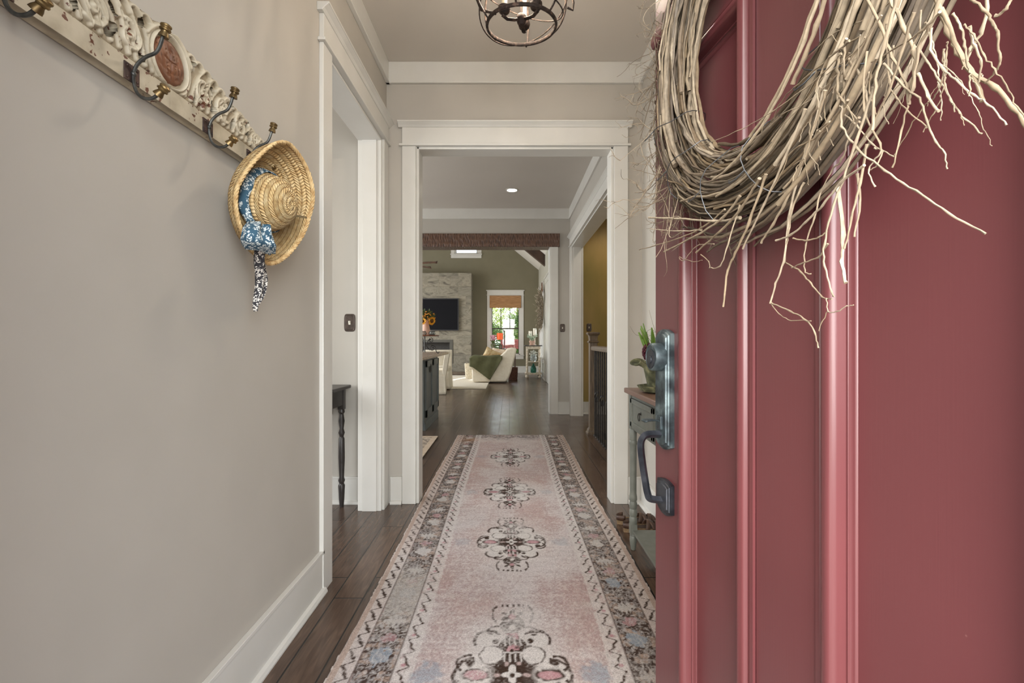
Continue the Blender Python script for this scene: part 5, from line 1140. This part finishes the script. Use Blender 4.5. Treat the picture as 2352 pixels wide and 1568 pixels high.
# ------------------------------------------------------------------ fireplace and television
def stone_mat():
    m, nt, b = new_mat('streaked_stone_tile', .7); t = N(nt, 'TexCoord'); s = N(nt, 'SeparateXYZ'); L(nt, t.outputs['Object'], s.inputs[0]); c = N(nt, 'CombineXYZ')
    ad = N(nt, 'Math', operation='ADD'); L(nt, s.outputs[0], ad.inputs[0]); L(nt, s.outputs[1], ad.inputs[1]); L(nt, ad.outputs[0], c.inputs[0]); L(nt, s.outputs[2], c.inputs[1])
    br_ = N(nt, 'TexBrick'); L(nt, c.outputs[0], br_.inputs['Vector']); br_.offset = .4; br_.squash = .6; br_.squash_frequency = 3
    for k, v in (('Scale', 1), ('Mortar Size', .004), ('Brick Width', .62), ('Row Height', .315)): br_.inputs[k].default_value = v
    br_.inputs['Color1'].default_value = (0, 0, 0, 1); br_.inputs['Color2'].default_value = (1, 1, 1, 1); br_.inputs['Mortar'].default_value = (.5, .5, .5, 1)
    sc_ = N(nt, 'VectorMath', operation='SCALE'); L(nt, br_.outputs['Color'], sc_.inputs[0]); sc_.inputs['Scale'].default_value = 9
    ad2 = N(nt, 'VectorMath', operation='ADD'); L(nt, c.outputs[0], ad2.inputs[0]); L(nt, sc_.outputs[0], ad2.inputs[1]); mp = N(nt, 'Mapping'); L(nt, ad2.outputs[0], mp.inputs[0]); mp.inputs['Scale'].default_value = (1.0, 2.6, 1); mp.inputs['Rotation'].default_value = (0, 0, .15)
    n = N(nt, 'TexNoise', Scale=1.4, Detail=8, Distortion=2.0); n.inputs['Roughness'].default_value = .62; L(nt, mp.outputs[0], n.inputs['Vector'])
    col_ = ramp(nt, n.outputs[0], [(.33, srgb(84, 79, 70)), (.42, srgb(116, 110, 97)), (.53, srgb(142, 136, 121)), (.62, srgb(120, 114, 100)), (.72, srgb(150, 144, 130))])
    tint = ramp(nt, br_.outputs['Color'], [(0, (.82, .82, .82)), (1, (1.05, 1.03, 1))]); col_ = mixc(nt, 1, col_, tint, 'MULTIPLY'); col_ = mixc(nt, br_.outputs['Fac'], col_, srgb(120, 110, 94)); L(nt, col_, b.inputs['Base Color'])
    bump(nt, b, n.outputs[0], .25, .006); return m
M['stone'] = stone_mat()
fp = thing('fireplace', (-2.9, 15.9, 0), 'tall stone tiled fireplace on the far wall of the great room', 'fireplace')
fx0, fx1, fy = -4.6, -1.235, 15.65; bx0, bx1, bz0, bz1 = -3.3, -1.93, .42, 1.03
q = MB(); q.box(fx0, bx0, fy, YE - .002, 0, 3.27); q.box(bx1, fx1, fy, YE - .002, 0, 3.27); q.box(bx0, bx1, fy, YE - .002, bz1, 3.27); q.box(bx0, bx1, fy, YE - .002, 0, bz0); q.build('stone_face', M['stone'], fp, smooth=False)
M['soot'] = simple('dark_firebox_metal', (.025, .023, .022, 1), (.04, .036, .034, 1), 20, .6)
q = MB(); q.box(bx0, bx1, fy + .3, fy + .32, bz0, bz1); q.box(bx0, bx0 + .02, fy, fy + .3, bz0, bz1); q.box(bx1 - .02, bx1, fy, fy + .3, bz0, bz1); q.box(bx0, bx1, fy, fy + .3, bz1 - .02, bz1); q.box(bx0, bx1, fy, fy + .3, bz0, bz0 + .02); q.build('firebox', M['soot'], fp, smooth=False)
q = MB(); M['fframe'] = simple('grey_metal_surround', srgb(86, 84, 78), None, rough=.5, metal=.4)
for b_ in ((bx0 - .1, bx0, bz0 - .08, bz1 + .08), (bx1, bx1 + .1, bz0 - .08, bz1 + .08), (bx0, bx1, bz1, bz1 + .08), (bx0, bx1, bz0 - .08, bz0)): q.box(b_[0], b_[1], fy - .02, fy, b_[2], b_[3])
q.build('surround', M['fframe'], fp, smooth=False)
q = MB(); q.box(fx0, fx1, fy - .22, fy, 0, .08); q.build('hearth_slab', simple('dark_hearth_stone', srgb(92, 78, 64), srgb(112, 98, 82), 10, .5), fp, smooth=False, bevel=.004)
tv = thing('television', (-2.55, 15.6, 1.42), 'large flat black television mounted on the stone fireplace', 'television')
MB().box(-3.45, -1.635, 15.55, 15.60, 1.40, 2.44).build('casing', simple('tv_bezel', (.03, .03, .034, 1), None, rough=.35), tv, smooth=False, bevel=.006)
MB().box(-3.42, -1.665, 15.545, 15.55, 1.43, 2.41).build('screen', M['black'], tv, smooth=False)
MB().box(-2.8, -2.3, 15.60, 15.648, 1.7, 2.1).build('wall_bracket', M['blackiron'], tv, smooth=False)

# ------------------------------------------------------------------ ceiling fan
M['fanwood'] = simple('brown_fan_blade', srgb(96, 66, 52), srgb(124, 88, 70), 6, .45, stretch=(3, 3, 1))
hubp = Vector((-2.36, 11.1, 2.86)); fan = thing('ceiling_fan', hubp, 'ceiling fan with brown wooden blades in the great room, seen past the left casing', 'ceiling fan')
q = MB(); q.lathe([(0, -.06), (.09, -.05), (.13, -.01), (.13, .06), (.06, .10), (.02, .12), (.0, .12)], hubp, 24); q.build('motor_housing', M['lantern'], fan)
q = MB(); q.tube([hubp + ez * .1, Vector((hubp.x, hubp.y, vz(hubp.x) + .02))], .014, 8); q.build('downrod', M['lantern'], fan)
for k in range(5):
    a = R(-18 + 72 * k); d = Vector((math.cos(a), math.sin(a), 0)); s_ = Vector((-d.y, d.x, 0)); q = MB(); rows = []
    for i in range(12):
        t = i / 11; r = .16 + .62 * t; w_ = (.055 + .022 * t) * (1 if t < .9 else math.sqrt(max(.02, 1 - ((t - .9) / .1) ** 2))); rows.append([hubp + d * r + s_ * w_ + Vector((0, 0, .030)), hubp + d * r - s_ * w_ - Vector((0, 0, .030))])
    q.grid(rows); bl = q.build('blade', M['fanwood'], fan, solid=.01, recalc=False); q = MB(); q.tube([hubp + d * .1, hubp + d * .2], .012, 6); q.build('blade_arm', M['lantern'], bl)

# ------------------------------------------------------------------ woven shade
M['bamboo'] = simple('woven_bamboo', srgb(132, 92, 56), srgb(182, 138, 92), 18, .7, stretch=(.35, 1, 9), bs=.5, bd=.004)
sh_ = thing('roman_shade', (-.135, YE - .05, 2.16), 'brown woven bamboo roman shade drawn up at the far window', 'window shade')
q = MB(); q.box(X0 - .03, X1 + .03, YE - .045, YE - .025, 2.30, 2.58); q.build('valance', M['bamboo'], sh_, smooth=False)
for k in range(3):
    q = MB(); z = 2.17 + .045 * k; q.box(X0 - .03, X1 + .03, YE - .075 + .008 * k, YE - .03, z, z + .11); q.build('fold', M['bamboo'], sh_, smooth=False, bevel=.012)

# ------------------------------------------------------------------ great room furniture
M['linen'] = simple('cream_linen_slipcover', srgb(222, 212, 192), srgb(230, 221, 203), 16, .9, bs=.3, bd=.004); M['carpet'] = simple('cream_wool_carpet', srgb(214, 204, 186), srgb(226, 217, 200), 40, .95, bs=.5, bd=.006)
tag(MB().box(-4.2, -.53, 10.95, 14.9, .0, .014).build('area_rug', M['carpet'], smooth=False, bevel=.004), 'plain cream area rug under the armchair in the great room', 'rug')
ac = thing('armchair', (-.42, 12.8, .014), 'cream slipcovered armchair with a green throw over its arm', 'armchair')
arm = [(-.95, .03), (-.975, .5), (-.95, .64), (-.88, .69), (-.25, .69), (-.13, .80), (-.06, .88), (.06, .90), (.19, .885), (.14, .66), (.04, .28), (-.02, .12), (-.09, .03)]
for y0, y1 in ((12.36, 12.52), (13.14, 13.30)): MB().prism(arm, 'y', y0, y1).build('arm', M['linen'], ac, bevel=.035, angle=60)
MB().prism([(-.30, .3), (-.20, .60), (-.08, .87), (.06, .90), (.19, .885), (.14, .66), (.04, .28), (-.02, .12), (-.09, .03), (-.3, .03)], 'y', 12.5, 13.16).build('backrest', M['linen'], ac, bevel=.03, angle=60)
MB().box(-.93, -.15, 12.52, 13.14, .03, .30).build('seat_base', M['linen'], ac, bevel=.02, smooth=False); MB().box(-.955, -.2, 12.53, 13.13, .30, .47).build('seat_cushion', M['linen'], ac, bevel=.05)
# throw over the near arm
M['green'] = simple('olive_green_velvet', srgb(80, 80, 52), srgb(94, 94, 64), 7, .9, bs=.3, bd=.01); M['fringe'] = simple('cream_fringe', srgb(224, 214, 192), None, rough=.9)
th_ = thing('throw_blanket', (-.6, 12.40, .5), 'olive green throw blanket with cream fringe draped over the armchair arm', 'blanket')
q = MB(); rows = []; NXt = 24
for i in range(22):
    t = i / 21; row = []
    for j in range(NXt + 1):
        s_ = j / NXt; x = -1.02 + .84 * s_
        drop = np.interp(s_, [0, .08, .62, 1], [.20, .26, .60, .06])
        if t < .25: y = 12.56 - .22 * (t / .25); z = .705 + .01 * math.sin(s_ * 9) - .02 * (t / .25) ** 3
        else: k_2 = (t - .25) / .75; y = 12.335 + .008 * math.sin(s_ * 16 + k_2 * 3) - .012 * k_2; z = .685 - drop * k_2
        if s_ < .1: z -= .05 * (1 - s_ / .1)
        row.append((x, y, z))
    rows.append(row)
q.grid(rows); q.build('cloth', M['green'], th_, solid=.012, recalc=False); eb_ = rows[-1]; q = MB()
for j in range(0, int(NXt * .66)):
    for m_ in range(3):
        p = Vector(eb_[j]).lerp(Vector(eb_[j + 1]), m_ / 3); q.tube([p, p + Vector((fr_.uniform(-.02, .0), -.008, -.035)), p + Vector((fr_.uniform(-.03, .0), -.004, -.065))], .006, 4)
q.build('fringe', M['fringe'], th_, recalc=False)
def pillow(c, w_, h, dth, T, name, mat, lab, cat='pillow'):
    rows = []
    for i in range(15):
        u_ = -1 + 2 * i / 14; row = []
        for j in range(15):
            v_ = -1 + 2 * j / 14; b_ = (max(0, 1 - u_ ** 4) * max(0, 1 - v_ ** 4)) ** .6; row.append((u_ * (1 - .06 * (1 - v_ * v_)), v_ * (1 - .06 * (1 - u_ * u_)), b_))
        rows.append(row)
    q = MB(); 
    for s_ in (1, -1): q.grid([[tuple(T @ Vector((p[0] * w_ / 2, s_ * p[2] * dth / 2, p[1] * h / 2)) + Vector(c)) for p in r] for r in rows])
    o = q.build(name, mat, angle=80); tag(o, lab, cat); return o
M['tanp'] = simple('tan_floral_pillow', srgb(176, 140, 92), srgb(214, 196, 156), 14, .85); M['creamp'] = simple('cream_ruffled_pillow', srgb(220, 208, 188), srgb(190, 160, 130), 12, .85)
pillow((-.50, 12.74, .66), .42, .42, .14, Matrix.Rotation(R(28), 4, 'Y') @ Matrix.Rotation(R(10), 4, 'Z'), 'throw_pillow', M['tanp'], 'tan patterned throw pillow leaning in the cream armchair')
pillow((-.28, 12.90, .68), .42, .40, .14, Matrix.Rotation(R(8), 4, 'Y') @ Matrix.Rotation(R(-12), 4, 'Z'), 'throw_pillow', M['creamp'], 'cream throw pillow against the armchair back behind the tan one')
# slipcovered dining chairs
def dining_chair(lab, loc, rz):
    r = thing('dining_chair', loc, lab, 'chair', 'slipcovered dining chairs', rz=rz)     # faces local -x
    q = MB(); rows = []
    P = [(.02, .0), (.03, .25), (.07, .45), (.13, .82), (.12, .86), (.07, .865), (.03, .84), (-.02, .5)]
    q.prism(P, 'y', -.33, .33); q.build('backrest', M['linen'], r, local=True, bevel=.02, angle=60)
    q = MB(); q.box(-.52, .02, -.31, .31, .36, .50); q.build('seat', M['linen'], r, local=True, bevel=.04)
    q = MB(); rows = []
    for i in range(8):
        t = i / 7; z = .40 * (1 - t) + .004; row = []; n_ = 96
        for j in range(n_):
            s_ = j / n_; per_ = s_ * 4; sd_ = int(per_); f_ = per_ - sd_; C4 = [(-.53, -.32), (.03, -.33), (.03, .33), (-.53, .32)]; a, b_ = C4[sd_], C4[(sd_ + 1) % 4]
            x = a[0] + (b_[0] - a[0]) * f_; y = a[1] + (b_[1] - a[1]) * f_; cxm, cym = -.25, 0; dx, dy = x - cxm, y - cym; k_3 = 1 + .07 * t + .025 * t * math.sin(j * math.pi / 2) * (1 if (f_ < .12 or f_ > .88 or abs(f_ - .5) < .06) else .15)
            row.append((cxm + dx * k_3, cym + dy * k_3, z))
        rows.append(row)
    q.grid(rows, cv=True); q.build('skirt', M['linen'], r, local=True, solid=.006, recalc=False, angle=70)
dining_chair('white slipcovered dining chair with pleated skirt nearest the end of the island', (-1.385, 10.20, 0), R(6)); dining_chair('slipcovered dining chair half hidden behind the island counter', (-1.68, 11.3, .014), R(90))
# baskets
M['wicker'] = simple('dark_brown_wicker', srgb(66, 38, 30), srgb(122, 80, 62), 50, .7, bs=1, bd=.02); M['whitebasket'] = simple('whitewashed_basket', srgb(196, 184, 160), srgb(224, 214, 192), 30, .85, bs=1, bd=.02)
def basket(loc, w_, d_, h, mat, lab, taper=.9):
    q = MB(); rows = []; nb_ = 10
    for i in range(nb_ * 4 + 1):
        t = i / (nb_ * 4); z = h * t; k_4 = taper + (1 - taper) * t; row = []
        for j in range(48):
            a = 6.283 * j / 48; c_, s_ = math.cos(a), math.sin(a); bw_ = .006 * math.sin(t * nb_ * 6.283) * (1 if (j // 3) % 2 else -1)
            row.append((loc[0] + math.copysign(abs(c_) ** .4, c_) * (w_ / 2 * k_4 + bw_), loc[1] + math.copysign(abs(s_) ** .4, s_) * (d_ / 2 * k_4 + bw_), loc[2] + z))
        rows.append(row)
    rows += [[(loc[0] + (p[0] - loc[0]) * .9, loc[1] + (p[1] - loc[1]) * .9, p[2]) for p in rows[-1]], [(loc[0] + (p[0] - loc[0]) * .85, loc[1] + (p[1] - loc[1]) * .85, loc[2] + .05) for p in rows[-1]]]
    q.grid(rows, cv=True); q.add(rows[0], [tuple(range(48))]); q.add(rows[-1], [tuple(range(48))]); o = q.build('basket', mat, recalc=False); tag(o, lab, 'basket')
basket((.10, 13.55, 0), .27, .30, .34, M['wicker'], 'dark brown wicker basket on the floor right of the cream armchair'); basket((-1.10, 13.75, .014), .34, .40, .42, M['whitebasket'], 'whitewashed basket between the fireplace and the cream armchair', .82)
# table under the window with its lamp and plant
M['darkwood'] = simple('dark_table_wood', srgb(52, 36, 28), srgb(76, 56, 44), 8, .4, stretch=(1, 5, 5))
st_ = thing('console_table', (-.25, 15.5, 0), 'low dark wooden table in front of the far window behind the armchair', 'console table')
MB().box(-.70, .22, 15.32, 15.68, .78, .81).build('tabletop', M['darkwood'], st_, bevel=.004, smooth=False)
for lx in (-.66, .18):
    for ly in (15.36, 15.64): MB().box(lx - .02, lx + .02, ly - .02, ly + .02, 0, .78).build('leg', M['darkwood'], st_, smooth=False)
M['amber'] = bulb_mat('amber_lamp_shade', (.5, .07, .01), .55)
lp = thing('table_lamp', (-.17, 15.48, .81), 'table lamp with an orange shade hanging from a dark iron arm', 'lamp'); z0 = .81
q = MB(); q.lathe([(0, 0), (.07, 0), (.06, .015), (.012, .03), (0, .03)], (-.165, 15.48, z0), 16); q.tube([(-.165, 15.48, z0), (-.165, 15.48, z0 + .60)], .012, 8); q.build('stand', M['blackiron'], lp)
q = MB(); q.tube(spline([(-.165, 15.48, z0 + .48), (-.20, 15.48, z0 + .62), (-.27, 15.48, z0 + .64), (-.305, 15.48, z0 + .58), (-.305, 15.48, z0 + .52)], 5), .009, 8); q.build('arm', M['blackiron'], lp)
q = MB(); q.lathe([(.088, .0), (.092, .0), (.098, .21), (.094, .21), (.088, .0)], (-.305, 15.48, z0 + .30), 24); q.build('lamp_shade', M['amber'], lp)
pf = thing('picture_frame', (-.28, 15.42, .81), 'small dark picture frame standing under the orange lamp shade', 'picture frame'); MB().box(-.335, -.225, 15.42, 15.435, .81, .95).build('frame', M['blackiron'], pf, smooth=False); MB().box(-.32, -.24, 15.416, 15.42, .83, .93).build('photograph', simple('muted_photo_print', srgb(120, 104, 84), srgb(70, 70, 60), 30, .6), pf, smooth=False)
M['mauve'] = simple('mauve_blossom', srgb(176, 120, 138), srgb(206, 160, 172), 50, .8)
p = Vector((-.52, 15.46, .81)); up = thing('potted_flower', p, 'dark urn with mauve flowers left of the orange lamp', 'potted plant'); q = MB(); q.lathe([(0, 0), (.05, 0), (.03, .03), (.07, .08), (.09, .14), (.075, .17), (0, .16)], p, 18); q.build('urn', M['clay'], up)
q = MB()
for k in range(46): a = fr_.uniform(0, 6.28); q.leaf(p + ez * .16, (math.cos(a) * .5, math.sin(a) * .5, 1), fr_.uniform(.08, .16), .03, seg=2)
q.build('leaves', M['dleaf'], up, recalc=False); q = MB()
for k in range(60): a = fr_.uniform(0, 6.28); q.ball(p + Vector((.10 * math.cos(a) * fr_.random(), .08 * math.sin(a), fr_.uniform(.26, .44))), .018, 4)
q.build('blossom', M['mauve'], up)
# turned stand by the right wall
M['whitewash'] = simple('whitewashed_turned_wood', srgb(186, 168, 142), srgb(216, 206, 186), 20, .7)
sp = thing('plant_stand', (.70, 14.1, 0), 'whitewashed stand with spiral turned posts and two shelves in the far right corner', 'stand')
MB().box(.44, .95, 13.92, 14.30, .925, .95).build('top', M['blackwood'], sp, bevel=.004, smooth=False); q = MB(); q.box(.49, .90, 13.97, 14.25, .84, .925); q.build('frieze', M['whitewash'], sp, smooth=False, bevel=.004)
MB().box(.49, .90, 13.97, 14.25, .46, .48).build('shelf', M['whitewash'], sp, smooth=False); MB().box(.455, .935, 13.94, 14.28, .10, .15).build('shelf', M['whitewash'], sp, smooth=False, bevel=.006)
for lx in (.515, .875):
    for ly in (13.99, 14.23):
        q = MB(); prof_ = [(0, .15)] + [(.018 + .014 * abs(math.sin(i * .9)), .15 + .69 * i / 60) for i in range(61)] + [(0, .84)]; q.lathe(prof_, (lx, ly, 0), 12); q.build('post', M['whitewash'], sp, angle=70); q = MB(); q.lathe([(0, 0), (.03, 0), (.048, .02), (.05, .05), (.035, .08), (.03, .10), (0, .10)], (lx, ly, 0), 14); q.build('bun_foot', M['whitewash'], sp)
M['gglass'] = None
def gg():
    m, nt, b = new_mat('green_bottle_glass', .08); b.inputs['Base Color'].default_value = srgb(60, 130, 110); b.inputs['Transmission Weight'].default_value = .6; b.inputs['IOR'].default_value = 1.4; return m
M['gglass'] = gg()
q = MB(); q.lathe([(0, 0), (.07, 0), (.085, .03), (.085, .12), (.06, .19), (.03, .22), (.028, .26), (.034, .27), (0, .27)], (.70, 14.08, .15), 20); tag(q.build('green_bottle', M['gglass']), 'green glass bottle on the bottom shelf of the turned stand', 'bottle')
M['hydr'] = simple('white_dried_blossom', srgb(222, 222, 214), srgb(180, 184, 168), 60, .8)
vj = thing('glass_vase', (.70, 14.08, .48), 'clear glass vase of white blossoms on the middle shelf of the turned stand', 'vase'); p = Vector((.70, 14.08, .481)); q = MB(); q.lathe([(0, 0), (.06, 0), (.09, .04), (.10, .10), (.07, .17), (.05, .20), (.045, .20), (.06, .165), (.09, .1), (.08, .04), (0, .012)], p, 20); q.build('vase_body', M['clear'], vj)
q = MB()
for k in range(80): a = fr_.uniform(0, 6.28); r = fr_.uniform(0, .13); q.ball(p + Vector((r * math.cos(a), .7 * r * math.sin(a), fr_.uniform(.16, .33) - r * .5)), .018, 4)
q.build('blossom', M['hydr'], vj)
M['wax'] = simple('ivory_wax', srgb(236, 230, 214), None, rough=.5)
for lx, h0, h1, lab in ((.745, .30, .19, 'tall ivory pillar candle on a turned holder above the plant stand'), (.615, .26, .15, 'shorter ivory pillar candle left of the tall one on the plant stand')):
    p = Vector((lx, 14.16, .95)); cr = thing('pillar_candle', p, lab, 'candle'); q = MB(); q.lathe([(0, 0), (.045, 0), (.04, .015), (.015, .03), (.02, h0 * .4), (.012, h0 * .6), (.022, h0 * .75), (.015, h0 - .03), (.055, h0 - .012), (.058, h0), (0, h0)], p, 16); q.build('candle_holder', M['whitewash'], cr)
    q = MB(); q.lathe([(0, h0), (.052, h0), (.052, h0 + h1), (.045, h0 + h1 + .003), (0, h0 + h1 - .006)], p, 18); co_ = q.build('wax_pillar', M['wax'], cr); q = MB(); q.tube([p + ez * (h0 + h1 - .006), p + ez * (h0 + h1 + .02)], .003, 5); q.build('wick', M['blackiron'], co_)
M['terra'] = simple('terracotta_pot', srgb(170, 128, 108), srgb(196, 166, 146), 18, .8); M['euc'] = simple('pale_eucalyptus_leaf', srgb(136, 156, 126), srgb(196, 208, 186), 14, .7)
p = Vector((.66, 14.03, .95)); eu = thing('potted_fern', p, 'pale green leafy plant in a terracotta pot on the turned stand', 'potted plant'); q = MB(); q.lathe([(0, 0), (.065, 0), (.085, .10), (.092, .10), (.092, .13), (.08, .13), (0, .12)], p, 20); q.build('pot', M['terra'], eu)
q = MB()
for k in range(26):
    a = fr_.uniform(0, 6.28); d = Vector((math.cos(a) * fr_.uniform(.3, .9), math.sin(a) * fr_.uniform(.3, .9), 1)).normalized(); ln = fr_.uniform(.14, .27); b0 = p + ez * .12
    for j in range(9): t = (j + 1) / 9; c_ = b0 + d * ln * t + Vector((d.x, d.y, -.6)) * .05 * t * t; q.leaf(c_, d + Vector((fr_.gauss(0, .6), fr_.gauss(0, .6), fr_.gauss(0, .5))), .04, .026, seg=2)
q.build('leaves', M['euc'], eu, recalc=False)
# dried wreath on the right wall of the great room
M['dried'] = simple('dried_grey_herb', srgb(128, 116, 98), srgb(168, 156, 136), 30, .85); wr2 = thing('dried_wreath', (.93, 13.27, 1.4), 'bushy grey dried twig wreath hanging on the right wall by the far window', 'wreath'); wc = Vector((.90, 13.27, 1.93)); q = MB()
for k in range(900):
    a = fr_.uniform(0, 6.28); rr = .33 + fr_.gauss(0, .06); c_ = wc + Vector((-abs(fr_.gauss(0, .05)), rr * math.cos(a) * .75, rr * 1.15 * math.sin(a))); d = Vector((-abs(fr_.gauss(.3, .5)), math.cos(a) + fr_.gauss(0, .7), math.sin(a) + fr_.gauss(0, .7)))
    q.leaf(c_, d, fr_.uniform(.06, .15), .018, seg=2)
q.build('dried_sprigs', M['dried'], wr2, recalc=False); q = MB(); q.tube([wc + Vector((.0, .33 * .75 * math.cos(6.283 * i / 30), .33 * 1.15 * math.sin(6.283 * i / 30))) for i in range(30)], .02, 6, closed=True); q.build('twig_ring', M['vine'], wr2, recalc=False)
q = MB(); q.prism([(13.40, 2.46), (13.62, 2.40), (13.60, 2.72)], 'x', .90, .93); q.build('copper_ornament', M['copper'], wr2, smooth=False)

# ------------------------------------------------------------------ outdoors, through the far window
M['patio'] = simple('pale_patio_stone', srgb(150, 145, 134), srgb(168, 162, 150), 3, .8); M['grass'] = simple('lawn', srgb(96, 120, 50), srgb(140, 156, 80), 3, .9)
struct(MB().box(-14, 16, YE + .2, 20.6, -.2, -.06).build('ground_patio', M['patio'], local=True, smooth=False)); struct(MB().box(-40, 40, 20.6, 60, -.3, -.08).build('ground_lawn', M['grass'], local=True, smooth=False))
struct(MB().box(-3.2, 3.2, -6, -1.2, -.3, -.15).build('ground_porch', simple('grey_porch_boards', srgb(150, 146, 140), None, rough=.7), local=True, smooth=False))
def leaf_mat(name, c1, c2):
    m, nt, b = new_mat(name, .6); g = N(nt, 'NewGeometry'); c = ramp(nt, g.outputs['Random Per Island'], [(0, c1), (1, c2)]); L(nt, c, b.inputs['Base Color'])
    tr = N(nt, 'BsdfTranslucent'); L(nt, c, tr.inputs[0]); mxs = N(nt, 'MixShader'); mxs.inputs[0].default_value = .55; L(nt, b.outputs[0], mxs.inputs[1]); L(nt, tr.outputs[0], mxs.inputs[2]); L(nt, mxs.outputs[0], nt.nodes['Material Output'].inputs[0]); return m
M['treeleaf'] = leaf_mat('sunlit_tree_leaf', srgb(70, 104, 30), srgb(176, 190, 84)); M['darkleaf'] = leaf_mat('dark_shrub_leaf', srgb(34, 66, 28), srgb(96, 128, 60)); M['bark'] = simple('tree_bark', srgb(80, 66, 52), srgb(110, 94, 76), 12, .9)
def tree(loc, h, w_, mat, n_, lab, name='garden_tree'):
    r = thing(name, loc, lab, 'tree' if 'tree' in name else 'shrub', 'trees beyond the far window'); q = MB(); tr_ = random.Random(n_)
    for k in range(n_):
        a = tr_.uniform(0, 6.28); el = tr_.uniform(-1.3, 1.57); rr = tr_.uniform(.55, 1) * (1 + .18 * math.sin(5 * a) * math.cos(4 * el)); p = Vector((loc[0] + w_ * rr * math.cos(a) * math.cos(el), loc[1] + w_ * .8 * rr * math.sin(a) * math.cos(el), loc[2] + h * .58 + h * .44 * rr * math.sin(el)))
        q.leaf(p, (tr_.gauss(0, 1), tr_.gauss(0, 1), tr_.gauss(-.2, .6)), tr_.uniform(.10, .22), .10, seg=1)
    q.build('crown', mat, r, recalc=False); q = MB(); q.tube([Vector(loc), Vector(loc) + Vector((.05, 0, h * .35)), Vector(loc) + Vector((0, .05, h * .8))], [.11, .08, .03], 8); q.build('trunk', M['bark'], r)
for i, (x, y, h, w_, mt, lab) in enumerate((( -1.6, 25.2, 4.0, 1.6, 'treeleaf', 'yellow green leafy tree at the left of the far window view'), (.35, 26.0, 4.3, 1.7, 'treeleaf', 'bright green tree filling the middle of the far window view'), (2.3, 25.4, 3.9, 1.6, 'treeleaf', 'yellow green tree beyond the right half of the far window'), (-.7, 22.8, 1.9, .8, 'darkleaf', 'darker green shrub low at the left of the far window view'), (1.5, 22.9, 1.8, .8, 'darkleaf', 'darker green shrub low at the right of the far window view'), (.35, 23.4, 2.4, .9, 'darkleaf', 'darker green shrub low in the middle of the far window view'))):
    tree((x * 1.25, y + (0, 1.4, .2, 0, 0, 0)[i], -.08), h, w_ * .95, M[mt], 8000 if i < 3 else 2600, lab, 'garden_tree' if i < 3 else 'garden_shrub')
M['redcush'] = simple('dark_red_outdoor_fabric', srgb(92, 34, 32), srgb(126, 70, 60), 16, .85)
ps = thing('patio_bench', (.5, 19.2, -.06), 'patio bench with a dark red backrest outside the far window', 'bench')
MB().prism([(19.30, .72), (19.40, 1.10), (19.30, 1.12), (19.20, .74)], 'x', -.35, 1.5).build('backrest', M['redcush'], ps, bevel=.02, smooth=False); MB().box(-.35, 1.5, 18.8, 19.3, .34, .46).build('seat', M['redcush'], ps, bevel=.03, smooth=False)
for lx in (-.3, 1.45):
    for ly in (18.85, 19.28): MB().box(lx - .02, lx + .02, ly - .02, ly + .02, -.06, .36 if ly < 19 else .74).build('leg', M['blackiron'], ps, smooth=False)
